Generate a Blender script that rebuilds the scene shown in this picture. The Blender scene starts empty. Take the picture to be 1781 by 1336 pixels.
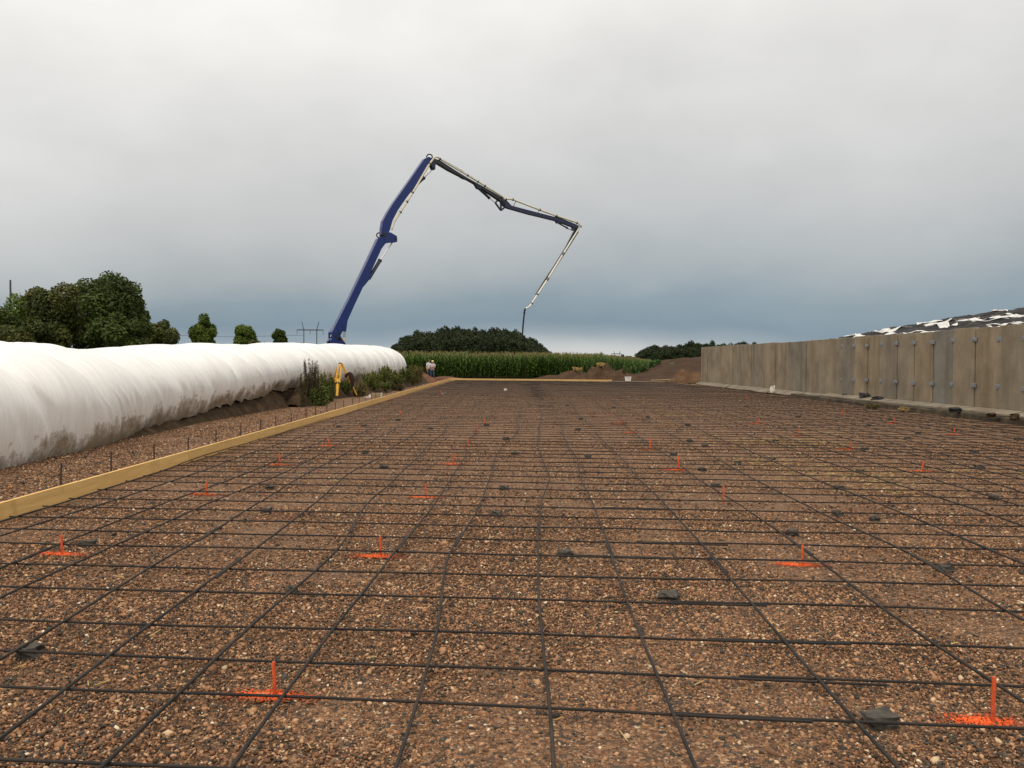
import bpy, math, random
import numpy as np
from mathutils import Matrix, Vector
R = math.radians
scene = bpy.context.scene
col = scene.collection
rng = np.random.default_rng(7)
random.seed(7)

# ---------------------------------------------------------------- camera, sky, sun, exposure
F = 1442.0                                   # focal length in photograph pixels (1781 wide)
CAM_H = 1.6
cam = bpy.data.objects.new("camera", bpy.data.cameras.new("camera"))
col.objects.link(cam)
cam.data.sensor_width = 36.0
cam.data.lens = 36.0 * F / 1781.0
cam.data.clip_start = 0.05
cam.data.clip_end = 6000
CM = Matrix.Translation((0, 0, CAM_H)) @ Matrix.Rotation(R(90 - 1.47), 4, 'X') @ Matrix.Rotation(R(0.40), 4, 'Z')
cam.matrix_world = CM
scene.camera = cam
scene.view_settings.view_transform = 'Standard'
scene.view_settings.look = 'None'
scene.view_settings.exposure = 0.0
scene.view_settings.gamma = 1.0

SUN_EL, SUN_AZ = 50.0, 188.0                 # azimuth clockwise from +Y: light comes from behind, left of the viewer
sun = bpy.data.objects.new("sun", bpy.data.lights.new("sun", 'SUN'))
col.objects.link(sun)
sun.data.energy = 1.3
sun.data.angle = R(30)
sun.data.color = (1.0, 0.93, 0.83)
_sd = Vector((math.sin(R(SUN_AZ)) * math.cos(R(SUN_EL)), math.cos(R(SUN_AZ)) * math.cos(R(SUN_EL)), math.sin(R(SUN_EL))))
sun.rotation_euler = _sd.to_track_quat('Z', 'Y').to_euler()


class NT:
    """small helper for node trees"""
    def __init__(self, tree):
        self.t = tree
        tree.nodes.clear()

    def n(self, kind, ins=None, **kw):
        nd = self.t.nodes.new(kind)
        for k, v in kw.items():
            setattr(nd, k, v)
        for k, v in (ins or {}).items():
            s = nd.inputs[k]
            if isinstance(v, tuple) and len(v) == 2 and hasattr(v[0], 'outputs'):
                self.t.links.new(v[0].outputs[v[1]], s)
            elif hasattr(v, 'outputs'):
                self.t.links.new(v.outputs[0], s)
            else:
                s.default_value = v
        return nd

    def math(self, op, a, b=0.0, c=0.0, clamp=False):
        return self.n('ShaderNodeMath', {0: a, 1: b, 2: c}, operation=op, use_clamp=clamp)

    def ramp(self, fac, stops, interp='LINEAR'):
        nd = self.n('ShaderNodeValToRGB', {0: fac})
        cr = nd.color_ramp
        cr.interpolation = interp
        while len(cr.elements) < len(stops):
            cr.elements.new(0.5)
        for e, (p, c) in zip(cr.elements, stops):
            e.position = p
            e.color = (c[0], c[1], c[2], 1) if isinstance(c, (tuple, list)) else (c, c, c, 1)
        return nd

    def mix(self, fac, a, b, blend='MIX'):
        nd = self.n('ShaderNodeMix', data_type='RGBA', blend_type=blend)
        for i, v in ((0, fac), (6, a), (7, b)):
            s = nd.inputs[i]
            if isinstance(v, tuple) and len(v) == 2 and hasattr(v[0], 'outputs'):
                self.t.links.new(v[0].outputs[v[1]], s)
            elif hasattr(v, 'outputs'):
                self.t.links.new(v.outputs[2] if v.bl_idname == 'ShaderNodeMix' else v.outputs[0], s)
            elif i == 0:
                s.default_value = v
            else:
                s.default_value = (v[0], v[1], v[2], 1)
        return nd


def out(nd):
    return (nd, 2) if nd.bl_idname == 'ShaderNodeMix' else (nd, 0)


world = bpy.data.worlds.new("World")
scene.world = world
world.use_nodes = True
w = NT(world.node_tree)
tc = w.n('ShaderNodeTexCoord')
sep = w.n('ShaderNodeSeparateXYZ', {0: (tc, 'Generated')})
# cloud structure: stretched noise over direction
mp = w.n('ShaderNodeMapping', {'Vector': (tc, 'Generated'), 'Scale': (1.6, 1.6, 3.2), 'Location': (3.1, 0.4, 0.3)})
n1 = w.n('ShaderNodeTexNoise', {'Vector': mp, 'Scale': 1.7, 'Detail': 4.0, 'Roughness': 0.5})
mp2 = w.n('ShaderNodeMapping', {'Vector': (tc, 'Generated'), 'Scale': (1.0, 1.0, 1.7), 'Location': (0.7, 2.2, 0.9)})
n2 = w.n('ShaderNodeTexNoise', {'Vector': mp2, 'Scale': 3.6, 'Detail': 5.0, 'Roughness': 0.52})
zz = w.math('MULTIPLY_ADD', w.math('SUBTRACT', n1, 0.5), 0.10, (sep, 'Z'))
amp = w.math('MULTIPLY', w.math('SUBTRACT', n2, 0.5), w.math('MULTIPLY_ADD', (sep, 'Z'), 0.16, 0.012, clamp=True))
zz = w.math('ADD', zz, amp)
zz = w.math('MULTIPLY_ADD', w.math('MULTIPLY', (sep, 'X'), (sep, 'Z')), -0.16, zz)
lft = w.math('MULTIPLY', w.math('MAXIMUM', w.math('SUBTRACT', w.math('MULTIPLY', (sep, 'X'), -1.0), 0.08), 0.0), 0.11)
rgt = w.math('MULTIPLY', w.math('MAXIMUM', w.math('SUBTRACT', (sep, 'X'), 0.22), 0.0), 0.05)
hz_ = w.math('MULTIPLY', (sep, 'Z'), 14.0, clamp=True)
zz = w.math('MULTIPLY_ADD', w.math('ADD', lft, rgt), hz_, zz)
sky_r = w.ramp(zz, [
    (0.0, (0.52, 0.56, 0.57)), (0.012, (0.46, 0.51, 0.53)), (0.030, (0.29, 0.36, 0.42)), (0.052, (0.215, 0.295, 0.365)),
    (0.084, (0.275, 0.345, 0.395)), (0.118, (0.43, 0.465, 0.48)), (0.17, (0.565, 0.575, 0.57)), (0.25, (0.70, 0.695, 0.675)),
    (0.40, (0.93, 0.91, 0.87)), (1.0, (1.75, 1.64, 1.49))])
shade = w.math('MULTIPLY_ADD', n2, 0.36, 0.82)
cl = w.mix(1.0, sky_r, shade, 'MULTIPLY')
# a pale break in the cloud low on the horizon, right of the middle
dx = w.math('DIVIDE', w.math('SUBTRACT', (sep, 'X'), 0.10), 0.16)
dz = w.math('DIVIDE', w.math('SUBTRACT', (sep, 'Z'), 0.008), 0.020)
gl = w.math('ADD', w.math('MULTIPLY', dx, dx), w.math('MULTIPLY', dz, dz))
gl = w.math('ADD', gl, w.math('MULTIPLY', w.math('SUBTRACT', n2, 0.5), 2.5))
gl = w.math('EXPONENT', w.math('MULTIPLY', gl, -1.0))
front = w.math('GREATER_THAN', (sep, 'Y'), 0.0)
gl = w.math('MULTIPLY', w.math('MULTIPLY', gl, front), 0.75, clamp=True)
cl = w.mix(gl, out(cl), (0.66, 0.67, 0.66))
sky = w.n('ShaderNodeTexSky', sky_type='NISHITA', sun_disc=False, sun_elevation=R(SUN_EL), sun_rotation=R(SUN_AZ))
skys = w.mix(1.0, (sky, 0), (0.1, 0.1, 0.1), 'MULTIPLY')
fin = w.mix(0.06, out(cl), out(skys))
bg = w.n('ShaderNodeBackground', {'Color': out(fin), 'Strength': 1.0})
w.n('ShaderNodeOutputWorld', {'Surface': bg})

# ---------------------------------------------------------------- helpers
CR = CM.to_3x3()


def ray(px, py):
    return CR @ Vector(((px - 890.5) / F, -(py - 668) / F, -1.0))


def at(px, py, d):
    """world point seen at a photograph pixel, at distance d along +Y"""
    v = ray(px, py)
    return Vector((0, 0, CAM_H)) + v * (d / v.y)


def gnd(px, py, z=0.0):
    v = ray(px, py)
    return Vector((0, 0, CAM_H)) + v * ((z - CAM_H) / v.z)


def tag(o, label=None, cat=None, group=None, kind=None):
    if label: o['label'] = label
    if cat: o['category'] = cat
    if group: o['group'] = group
    if kind or cat: o['kind'] = kind or 'thing'
    return o


def empty(name, loc, label, cat, group=None):
    o = bpy.data.objects.new(name, None)
    o.empty_display_size = 0.2
    col.objects.link(o)
    o.location = loc
    return tag(o, label, cat, group)


def link(name, me, parent=None, keep=True):
    o = bpy.data.objects.new(name, me)
    col.objects.link(o)
    if parent:
        o.parent = parent
        if keep:
            o.matrix_parent_inverse = Matrix.Translation(-Vector(parent.location))
    return o


def np_mesh(name, V, Fc, m, attr=None, smooth=False):
    """mesh from numpy arrays; faces all of one size"""
    V = np.asarray(V, dtype=np.float32).reshape(-1, 3)
    Fc = np.asarray(Fc, dtype=np.int32)
    k = Fc.shape[1]
    me = bpy.data.meshes.new(name)
    me.vertices.add(len(V))
    me.vertices.foreach_set('co', V.ravel())
    me.loops.add(Fc.size)
    me.loops.foreach_set('vertex_index', Fc.ravel())
    me.polygons.add(len(Fc))
    me.polygons.foreach_set('loop_start', np.arange(0, Fc.size, k, dtype=np.int32))
    me.polygons.foreach_set('loop_total', np.full(len(Fc), k, dtype=np.int32))
    if smooth:
        me.polygons.foreach_set('use_smooth', np.ones(len(Fc), dtype=bool))
    for an, av in (attr or {}).items():
        a = me.attributes.new(an, 'FLOAT', 'POINT')
        a.data.foreach_set('value', np.asarray(av, dtype=np.float32).ravel())
    me.update(calc_edges=True)
    if m: me.materials.append(m)
    return me


class MB:
    """collects shapes and links them as ONE mesh object"""
    def __init__(self):
        self.v, self.f, self.s = [], [], []

    def add(self, vs, fs, smooth=False):
        b = len(self.v)
        self.v += [tuple(p) for p in vs]
        self.f += [tuple(i + b for i in f) for f in fs]
        self.s += [smooth] * len(fs)
        return self

    def box(self, c, s, rot=None, taper=1.0):
        hx, hy, hz = s[0] / 2, s[1] / 2, s[2] / 2
        vs = []
        for z in (-1, 1):
            k = taper if z > 0 else 1
            for x, y in ((-1, -1), (1, -1), (1, 1), (-1, 1)):
                p = Vector((x * hx * k, y * hy * k, z * hz))
                if rot is not None: p = rot @ p
                vs.append(p + Vector(c))
        return self.add(vs, [(3, 2, 1, 0), (4, 5, 6, 7), (0, 1, 5, 4), (1, 2, 6, 5), (2, 3, 7, 6), (3, 0, 4, 7)])

    def tube(self, pts, r, n=8, cap=True):
        pts = [Vector(p) for p in pts]
        rs = r if isinstance(r, (list, tuple)) else [r] * len(pts)
        vs, fs = [], []
        up = None
        for i, p in enumerate(pts):
            t = (pts[min(i + 1, len(pts) - 1)] - pts[max(i - 1, 0)]).normalized()
            if up is None:
                up = Vector((0, 0, 1)) if abs(t.z) < 0.9 else Vector((1, 0, 0))
            a = t.cross(up).normalized()
            b = a.cross(t).normalized()
            up = b
            for k in range(n):
                an = 2 * math.pi * k / n
                vs.append(p + (a * math.cos(an) + b * math.sin(an)) * rs[i])
        for i in range(len(pts) - 1):
            for k in range(n):
                k2 = (k + 1) % n
                fs.append((i * n + k, i * n + k2, (i + 1) * n + k2, (i + 1) * n + k))
        self.add(vs, fs, True)
        if cap:
            self.add(vs[:n], [tuple(range(n - 1, -1, -1))])
            self.add(vs[-n:], [tuple(range(n))])
        return self

    def prism(self, pts, nrm, th):
        """closed outline pushed both ways along nrm (total thickness th)"""
        a = [Vector(p) - nrm * th / 2 for p in pts]
        b = [Vector(p) + nrm * th / 2 for p in pts]
        n = len(pts)
        fs = [tuple(range(n)), tuple(range(2 * n - 1, n - 1, -1))]
        fs += [(i, n + i, n + (i + 1) % n, (i + 1) % n) for i in range(n)]
        return self.add(a + b, fs)

    def lathe(self, c, prof, n=16):
        vs, fs = [], []
        for r_, z in prof:
            for k in range(n):
                an = 2 * math.pi * k / n
                vs.append(Vector(c) + Vector((r_ * math.cos(an), r_ * math.sin(an), z)))
        for i in range(len(prof) - 1):
            for k in range(n):
                k2 = (k + 1) % n
                fs.append((i * n + k, i * n + k2, (i + 1) * n + k2, (i + 1) * n + k))
        self.add(vs, fs, True)
        self.add(vs[:n], [tuple(range(n - 1, -1, -1))])
        return self.add(vs[-n:], [tuple(range(n))])

    def mesh(self, name, m, bevel=0):
        me = bpy.data.meshes.new(name)
        me.from_pydata(self.v, [], self.f)
        for p, s in zip(me.polygons, self.s): p.use_smooth = s
        me.materials.append(m)
        me.validate()
        me.update()
        return me

    def build(self, name, m, parent=None, bevel=0, keep=True):
        import bmesh
        me = self.mesh(name, m)
        bm = bmesh.new()
        bm.from_mesh(me)
        bmesh.ops.recalc_face_normals(bm, faces=bm.faces)
        bm.to_mesh(me)
        bm.free()
        o = link(name, me, parent, keep)
        if bevel:
            b = o.modifiers.new('bevel', 'BEVEL')
            b.width = bevel
            b.segments = 2
            b.limit_method = 'ANGLE'
        return o


def smooth01(x):
    x = np.clip(x, 0, 1)
    return x * x * (3 - 2 * x)


def noise1(seed, n=4096):
    g = np.random.default_rng(seed).random(n) * 2 - 1

    def f(x):
        x = np.asarray(x, dtype=float) + 500
        i = np.floor(x).astype(int)
        t = x - i
        t = t * t * (3 - 2 * t)
        return g[i % n] * (1 - t) + g[(i + 1) % n] * t
    return f


def noise2(seed, n=256):
    g = np.random.default_rng(seed).random((n, n)) * 2 - 1

    def f(x, y):
        x = np.asarray(x, dtype=float) + 500
        y = np.asarray(y, dtype=float) + 500
        i = np.floor(x).astype(int); j = np.floor(y).astype(int)
        t = x - i; u = y - j
        t = t * t * (3 - 2 * t); u = u * u * (3 - 2 * u)
        i0, i1, j0, j1 = i % n, (i + 1) % n, j % n, (j + 1) % n
        return (g[i0, j0] * (1 - t) + g[i1, j0] * t) * (1 - u) + (g[i0, j1] * (1 - t) + g[i1, j1] * t) * u
    return f


def fbm(f, x, y, o=4):
    s, a = 0, 1.0
    for k in range(o):
        s = s + a * f(x * 2 ** k + 17 * k, y * 2 ** k - 9 * k)
        a *= 0.5
    return s


def grid_mesh(name, xs, ys, zf, m, attr=None, smooth=True):
    X, Y = np.meshgrid(xs, ys)
    Z = zf(X, Y)
    V = np.stack([X, Y, Z], -1).reshape(-1, 3)
    nx, ny = len(xs), len(ys)
    i = np.arange(nx * ny).reshape(ny, nx)
    Fc = np.stack([i[:-1, :-1], i[:-1, 1:], i[1:, 1:], i[1:, :-1]], -1).reshape(-1, 4)
    return np_mesh(name, V, Fc, m, {k: g(X, Y) for k, g in (attr or {}).items()}, smooth)


ORD = ['nearest', 'second nearest', 'third nearest', 'fourth nearest', 'fifth nearest', 'sixth nearest', 'seventh nearest', 'eighth nearest',
       'ninth nearest', 'tenth nearest', 'eleventh nearest', 'twelfth nearest', 'thirteenth nearest', 'fourteenth nearest']
NTH = ['first', 'second', 'third', 'fourth', 'fifth', 'sixth', 'seventh', 'eighth', 'ninth', 'tenth', 'eleventh', 'twelfth', 'thirteenth',
       'fourteenth', 'fifteenth', 'sixteenth', 'seventeenth', 'eighteenth', 'nineteenth', 'twentieth', 'twenty-first', 'twenty-second',
       'twenty-third', 'twenty-fourth']


# ---------------------------------------------------------------- materials
def mat(name, color=(0.5, 0.5, 0.5), rough=0.7, metal=0.0, spec=0.3, var=0.0, vscale=4.0, bump=0.0, bscale=30.0, tint=None):
    m = bpy.data.materials.new(name)
    m.use_nodes = True
    t = NT(m.node_tree)
    p = t.n('ShaderNodeBsdfPrincipled', {'Roughness': rough, 'Metallic': metal, 'Specular IOR Level': spec})
    o = t.n('ShaderNodeOutputMaterial', {'Surface': p})
    tcn = t.n('ShaderNodeTexCoord')
    if var or tint:
        n = t.n('ShaderNodeTexNoise', {'Vector': (tcn, 'Object'), 'Scale': vscale, 'Detail': 6.0, 'Roughness': 0.65})
        lo = tuple(c * (1 - var) for c in color)
        hi = tint or tuple(min(1, c * (1 + var)) for c in color)
        t.t.links.new(t.ramp(n, [(0.3, lo), (0.5, color), (0.72, hi)]).outputs[0], p.inputs['Base Color'])
    else:
        p.inputs['Base Color'].default_value = (*color, 1)
    if bump:
        n = t.n('ShaderNodeTexNoise', {'Vector': (tcn, 'Object'), 'Scale': bscale, 'Detail': 5.0})
        b = t.n('ShaderNodeBump', {'Strength': 1.0, 'Distance': bump, 'Height': n})
        t.t.links.new(b.outputs[0], p.inputs['Normal'])
    return m


STONES = [(0.0, (0.047, 0.040, 0.032)), (0.15, (0.114, 0.063, 0.035)), (0.30, (0.233, 0.110, 0.053)), (0.44, (0.158, 0.082, 0.044)),
          (0.56, (0.315, 0.162, 0.080)), (0.69, (0.076, 0.067, 0.054)), (0.78, (0.380, 0.207, 0.106)), (0.90, (0.478, 0.282, 0.152)),
          (0.965, (0.564, 0.403, 0.243)), (0.99, (0.716, 0.594, 0.427))]


def gravel_mat():
    m = bpy.data.materials.new("gravel")
    m.use_nodes = True
    t = NT(m.node_tree)
    tcn = t.n('ShaderNodeTexCoord')
    wob = t.n('ShaderNodeTexNoise', {'Vector': (tcn, 'Object'), 'Scale': 60.0, 'Detail': 2.0})
    vec = t.n('ShaderNodeMix', data_type='VECTOR')
    t.t.links.new(tcn.outputs['Object'], vec.inputs[4]); vec.inputs[0].default_value = 0.012
    t.t.links.new(wob.outputs['Color'], vec.inputs[5])
    v1 = t.n('ShaderNodeTexVoronoi', {'Vector': (vec, 1), 'Scale': 48.0})
    v2 = t.n('ShaderNodeTexVoronoi', {'Vector': (vec, 1), 'Scale': 120.0})
    c1 = t.ramp(t.n('ShaderNodeSeparateColor', {0: (v1, 'Color')}), STONES, 'CONSTANT')
    c2 = t.ramp(t.n('ShaderNodeSeparateColor', {0: (v2, 'Color')}), STONES, 'CONSTANT')
    big = t.n('ShaderNodeTexNoise', {'Vector': (tcn, 'Object'), 'Scale': 0.9, 'Detail': 6.0, 'Roughness': 0.6})
    mid = t.n('ShaderNodeTexNoise', {'Vector': (tcn, 'Object'), 'Scale': 7.0, 'Detail': 6.0, 'Roughness': 0.7})
    c = t.mix(t.ramp(mid, [(0.42, 0.0), (0.58, 1.0)]), c1, c2)
    fines = t.mix(mid, (0.076, 0.047, 0.030), (0.136, 0.083, 0.052))
    c = t.mix(t.ramp(big, [(0.40, 0.15), (0.68, 0.52)]), out(c), out(fines))
    h = t.math('ADD', t.math('MULTIPLY', (v1, 'Distance'), -1.0), t.math('MULTIPLY', (v2, 'Distance'), -0.4))
    h = t.math('ADD', h, t.math('MULTIPLY', mid, 1.5))
    b = t.n('ShaderNodeBump', {'Strength': 1.0, 'Distance': 0.014, 'Height': h})
    p = t.n('ShaderNodeBsdfPrincipled', {'Base Color': out(c), 'Roughness': 0.8, 'Specular IOR Level': 0.14, 'Normal': b})
    t.n('ShaderNodeOutputMaterial', {'Surface': p})
    return m


def ramp_attr_mat(name, stops, rough=0.8, spec=0.2, interp='LINEAR', trans=0.0, bump=0.0, bscale=80, attr='rnd'):
    m = bpy.data.materials.new(name)
    m.use_nodes = True
    t = NT(m.node_tree)
    a = t.n('ShaderNodeAttribute', attribute_name=attr)
    c = t.ramp((a, 'Fac'), stops, interp)
    p = t.n('ShaderNodeBsdfPrincipled', {'Base Color': c, 'Roughness': rough, 'Specular IOR Level': spec})
    if bump:
        tcn = t.n('ShaderNodeTexCoord')
        n = t.n('ShaderNodeTexNoise', {'Vector': (tcn, 'Object'), 'Scale': bscale, 'Detail': 3.0})
        b = t.n('ShaderNodeBump', {'Strength': 0.7, 'Distance': bump, 'Height': n})
        t.t.links.new(b.outputs[0], p.inputs['Normal'])
    s = p
    if trans:
        tr = t.n('ShaderNodeBsdfTranslucent', {'Color': c})
        s = t.n('ShaderNodeMixShader', {0: trans, 1: p, 2: tr})
    t.n('ShaderNodeOutputMaterial', {'Surface': s})
    return m


def soil_mat(name, a, b, c, scale=3.0, bump=0.05, field=False):
    m = bpy.data.materials.new(name)
    m.use_nodes = True
    t = NT(m.node_tree)
    tcn = t.n('ShaderNodeTexCoord')
    n = t.n('ShaderNodeTexNoise', {'Vector': (tcn, 'Object'), 'Scale': scale, 'Detail': 9.0, 'Roughness': 0.7})
    n2_ = t.n('ShaderNodeTexNoise', {'Vector': (tcn, 'Object'), 'Scale': scale * 9, 'Detail': 5.0, 'Roughness': 0.7})
    cr = t.ramp(n, [(0.32, a), (0.5, b), (0.68, c)])
    cc = t.mix(t.math('MULTIPLY', n2_, 0.5), cr, a)
    h = t.math('ADD', n, t.math('MULTIPLY', n2_, 0.35))
    bp = t.n('ShaderNodeBump', {'Strength': 1.0, 'Distance': bump, 'Height': h})
    p = t.n('ShaderNodeBsdfPrincipled', {'Base Color': out(cc), 'Roughness': 0.95, 'Specular IOR Level': 0.1, 'Normal': bp})
    t.n('ShaderNodeOutputMaterial', {'Surface': p})
    return m


def concrete_mat():
    m = bpy.data.materials.new("weathered_concrete")
    m.use_nodes = True
    t = NT(m.node_tree)
    tcn = t.n('ShaderNodeTexCoord')
    oi = t.n('ShaderNodeObjectInfo')
    tone = t.n('ShaderNodeAttribute', attribute_name='tone', attribute_type='OBJECT')
    off = t.n('ShaderNodeVectorMath', {0: (tcn, 'Object'), 1: (oi, 'Location')}, operation='ADD')
    n = t.n('ShaderNodeTexNoise', {'Vector': off, 'Scale': 0.75, 'Detail': 9.0, 'Roughness': 0.66})
    mp = t.n('ShaderNodeMapping', {'Vector': off, 'Scale': (2.6, 2.6, 0.30)})
    st = t.n('ShaderNodeTexNoise', {'Vector': mp, 'Scale': 0.8, 'Detail': 3.0, 'Roughness': 0.55})
    fine = t.n('ShaderNodeTexNoise', {'Vector': off, 'Scale': 40.0, 'Detail': 4.0})
    tan = t.mix((tone, 'Fac'), (0.385, 0.31, 0.207), (0.24, 0.228, 0.20))
    dark = t.mix((tone, 'Fac'), (0.225, 0.175, 0.112), (0.15, 0.143, 0.128))
    c = t.mix(t.ramp(n, [(0.36, 0.0), (0.64, 1.0)]), out(dark), out(tan))
    c = t.mix(t.math('MULTIPLY', t.ramp(st, [(0.50, 0.0), (0.68, 1.0)]), 0.5), out(c), (0.15, 0.113, 0.07))
    c = t.mix(t.math('MULTIPLY', t.ramp(st, [(0.28, 1.0), (0.42, 0.0)]), 0.5), out(c), (0.33, 0.29, 0.225))
    c = t.mix(t.math('MULTIPLY', fine, 0.25), out(c), (0.15, 0.125, 0.085))
    b = t.n('ShaderNodeBump', {'Strength': 0.6, 'Distance': 0.01, 'Height': t.math('ADD', n, t.math('MULTIPLY', fine, 0.4))})
    p = t.n('ShaderNodeBsdfPrincipled', {'Base Color': out(c), 'Roughness': 0.9, 'Specular IOR Level': 0.15, 'Normal': b})
    t.n('ShaderNodeOutputMaterial', {'Surface': p})
    return m


def wood_mat(name, a, b, knots=True, axis=1):
    m = bpy.data.materials.new(name)
    m.use_nodes = True
    t = NT(m.node_tree)
    tcn = t.n('ShaderNodeTexCoord')
    oi = t.n('ShaderNodeObjectInfo')
    off = t.n('ShaderNodeVectorMath', {0: (tcn, 'Object'), 1: (oi, 'Location')}, operation='ADD')
    sc = [14.0, 14.0, 14.0]; sc[axis] = 0.8
    mp = t.n('ShaderNodeMapping', {'Vector': off, 'Scale': tuple(sc)})
    g = t.n('ShaderNodeTexNoise', {'Vector': mp, 'Scale': 1.6, 'Detail': 6.0, 'Roughness': 0.6, 'Distortion': 0.6})
    n = t.n('ShaderNodeTexNoise', {'Vector': off, 'Scale': 2.2, 'Detail': 6.0, 'Roughness': 0.7})
    c = t.mix(t.ramp(g, [(0.35, 0.0), (0.65, 1.0)]), b, a)
    c = t.mix(t.math('MULTIPLY', t.ramp(n, [(0.56, 0.0), (0.75, 1.0)]), 0.55), out(c), (0.22, 0.12, 0.045))
    c = t.mix(t.math('MULTIPLY', (oi, 'Random'), 0.35), out(c), (0.36, 0.22, 0.075))
    if knots:
        v = t.n('ShaderNodeTexVoronoi', {'Vector': off, 'Scale': 2.6})
        k = t.ramp((v, 'Distance'), [(0.04, 1.0), (0.085, 0.0)])
        c = t.mix(t.math('MULTIPLY', k, 0.8), out(c), (0.14, 0.06, 0.02))
    bp = t.n('ShaderNodeBump', {'Strength': 0.4, 'Distance': 0.004, 'Height': g})
    p = t.n('ShaderNodeBsdfPrincipled', {'Base Color': out(c), 'Roughness': 0.7, 'Specular IOR Level': 0.2, 'Normal': bp})
    t.n('ShaderNodeOutputMaterial', {'Surface': p})
    return m


def rebar_mat(name, axis, a, b):
    m = bpy.data.materials.new(name)
    m.use_nodes = True
    t = NT(m.node_tree)
    tcn = t.n('ShaderNodeTexCoord')
    wv = t.n('ShaderNodeTexWave', {'Vector': (tcn, 'Object'), 'Scale': 34.0, 'Distortion': 0.3}, wave_type='BANDS', bands_direction=axis)
    n = t.n('ShaderNodeTexNoise', {'Vector': (tcn, 'Object'), 'Scale': 2.5, 'Detail': 7.0, 'Roughness': 0.7})
    c = t.mix(t.ramp(n, [(0.42, 0.0), (0.66, 1.0)]), a, b)
    bp = t.n('ShaderNodeBump', {'Strength': 0.8, 'Distance': 0.003, 'Height': wv})
    p = t.n('ShaderNodeBsdfPrincipled', {'Base Color': out(c), 'Roughness': 0.65, 'Metallic': 0.0, 'Specular IOR Level': 0.18, 'Normal': bp})
    t.n('ShaderNodeOutputMaterial', {'Surface': p})
    return m


def bag_mat():
    m = bpy.data.materials.new("white_film")
    m.use_nodes = True
    t = NT(m.node_tree)
    tcn = t.n('ShaderNodeTexCoord')
    low = t.n('ShaderNodeAttribute', attribute_name='low')
    n = t.n('ShaderNodeTexNoise', {'Vector': (tcn, 'Object'), 'Scale': 1.1, 'Detail': 8.0, 'Roughness': 0.72})
    mp = t.n('ShaderNodeMapping', {'Vector': (tcn, 'Object'), 'Scale': (0.5, 5.0, 0.9)})
    st = t.n('ShaderNodeTexNoise', {'Vector': mp, 'Scale': 1.5, 'Detail': 7.0, 'Roughness': 0.7})
    f = t.n('ShaderNodeTexNoise', {'Vector': (tcn, 'Object'), 'Scale': 6.0, 'Detail': 8.0, 'Roughness': 0.75})
    base = t.mix(t.ramp(st, [(0.4, 0.0), (0.72, 1.0)]), (0.86, 0.85, 0.815), (0.74, 0.72, 0.68))
    d = t.math('ADD', t.math('MULTIPLY', (low, 'Fac'), 1.0), t.math('ADD', t.math('MULTIPLY', t.math('SUBTRACT', n, 0.5), 2.6), t.math('MULTIPLY', t.math('SUBTRACT', f, 0.5), 1.6)))
    dm = t.ramp(d, [(0.44, 0.0), (0.60, 0.45), (0.95, 0.9)])
    dcol = t.mix(f, (0.085, 0.058, 0.030), (0.34, 0.27, 0.165))
    c = t.mix(dm, out(base), out(dcol))
    fl = t.ramp(t.math('ADD', f, t.math('MULTIPLY', n, 0.35)), [(0.80, 0.0), (0.86, 0.5)])
    lim = t.math('MULTIPLY', fl, t.ramp((low, 'Fac'), [(0.1, 0.0), (0.35, 1.0)]))
    c = t.mix(lim, out(c), (0.2, 0.16, 0.11))
    bp = t.n('ShaderNodeBump', {'Strength': 0.35, 'Distance': 0.03, 'Height': st})
    p = t.n('ShaderNodeBsdfPrincipled', {'Base Color': out(c), 'Roughness': 0.33, 'Specular IOR Level': 0.45, 'Normal': bp})
    t.n('ShaderNodeOutputMaterial', {'Surface': p})
    return m


def panel_paint(name, color, dirt=(0.05, 0.045, 0.04)):
    m = bpy.data.materials.new(name)
    m.use_nodes = True
    t = NT(m.node_tree)
    tcn = t.n('ShaderNodeTexCoord')
    n = t.n('ShaderNodeTexNoise', {'Vector': (tcn, 'Object'), 'Scale': 1.5, 'Detail': 8.0, 'Roughness': 0.7})
    c = t.mix(t.ramp(n, [(0.5, 0.0), (0.8, 0.6)]), color, dirt)
    p = t.n('ShaderNodeBsdfPrincipled', {'Base Color': out(c), 'Roughness': 0.28, 'Specular IOR Level': 0.6})
    t.n('ShaderNodeOutputMaterial', {'Surface': p})
    return m


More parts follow.
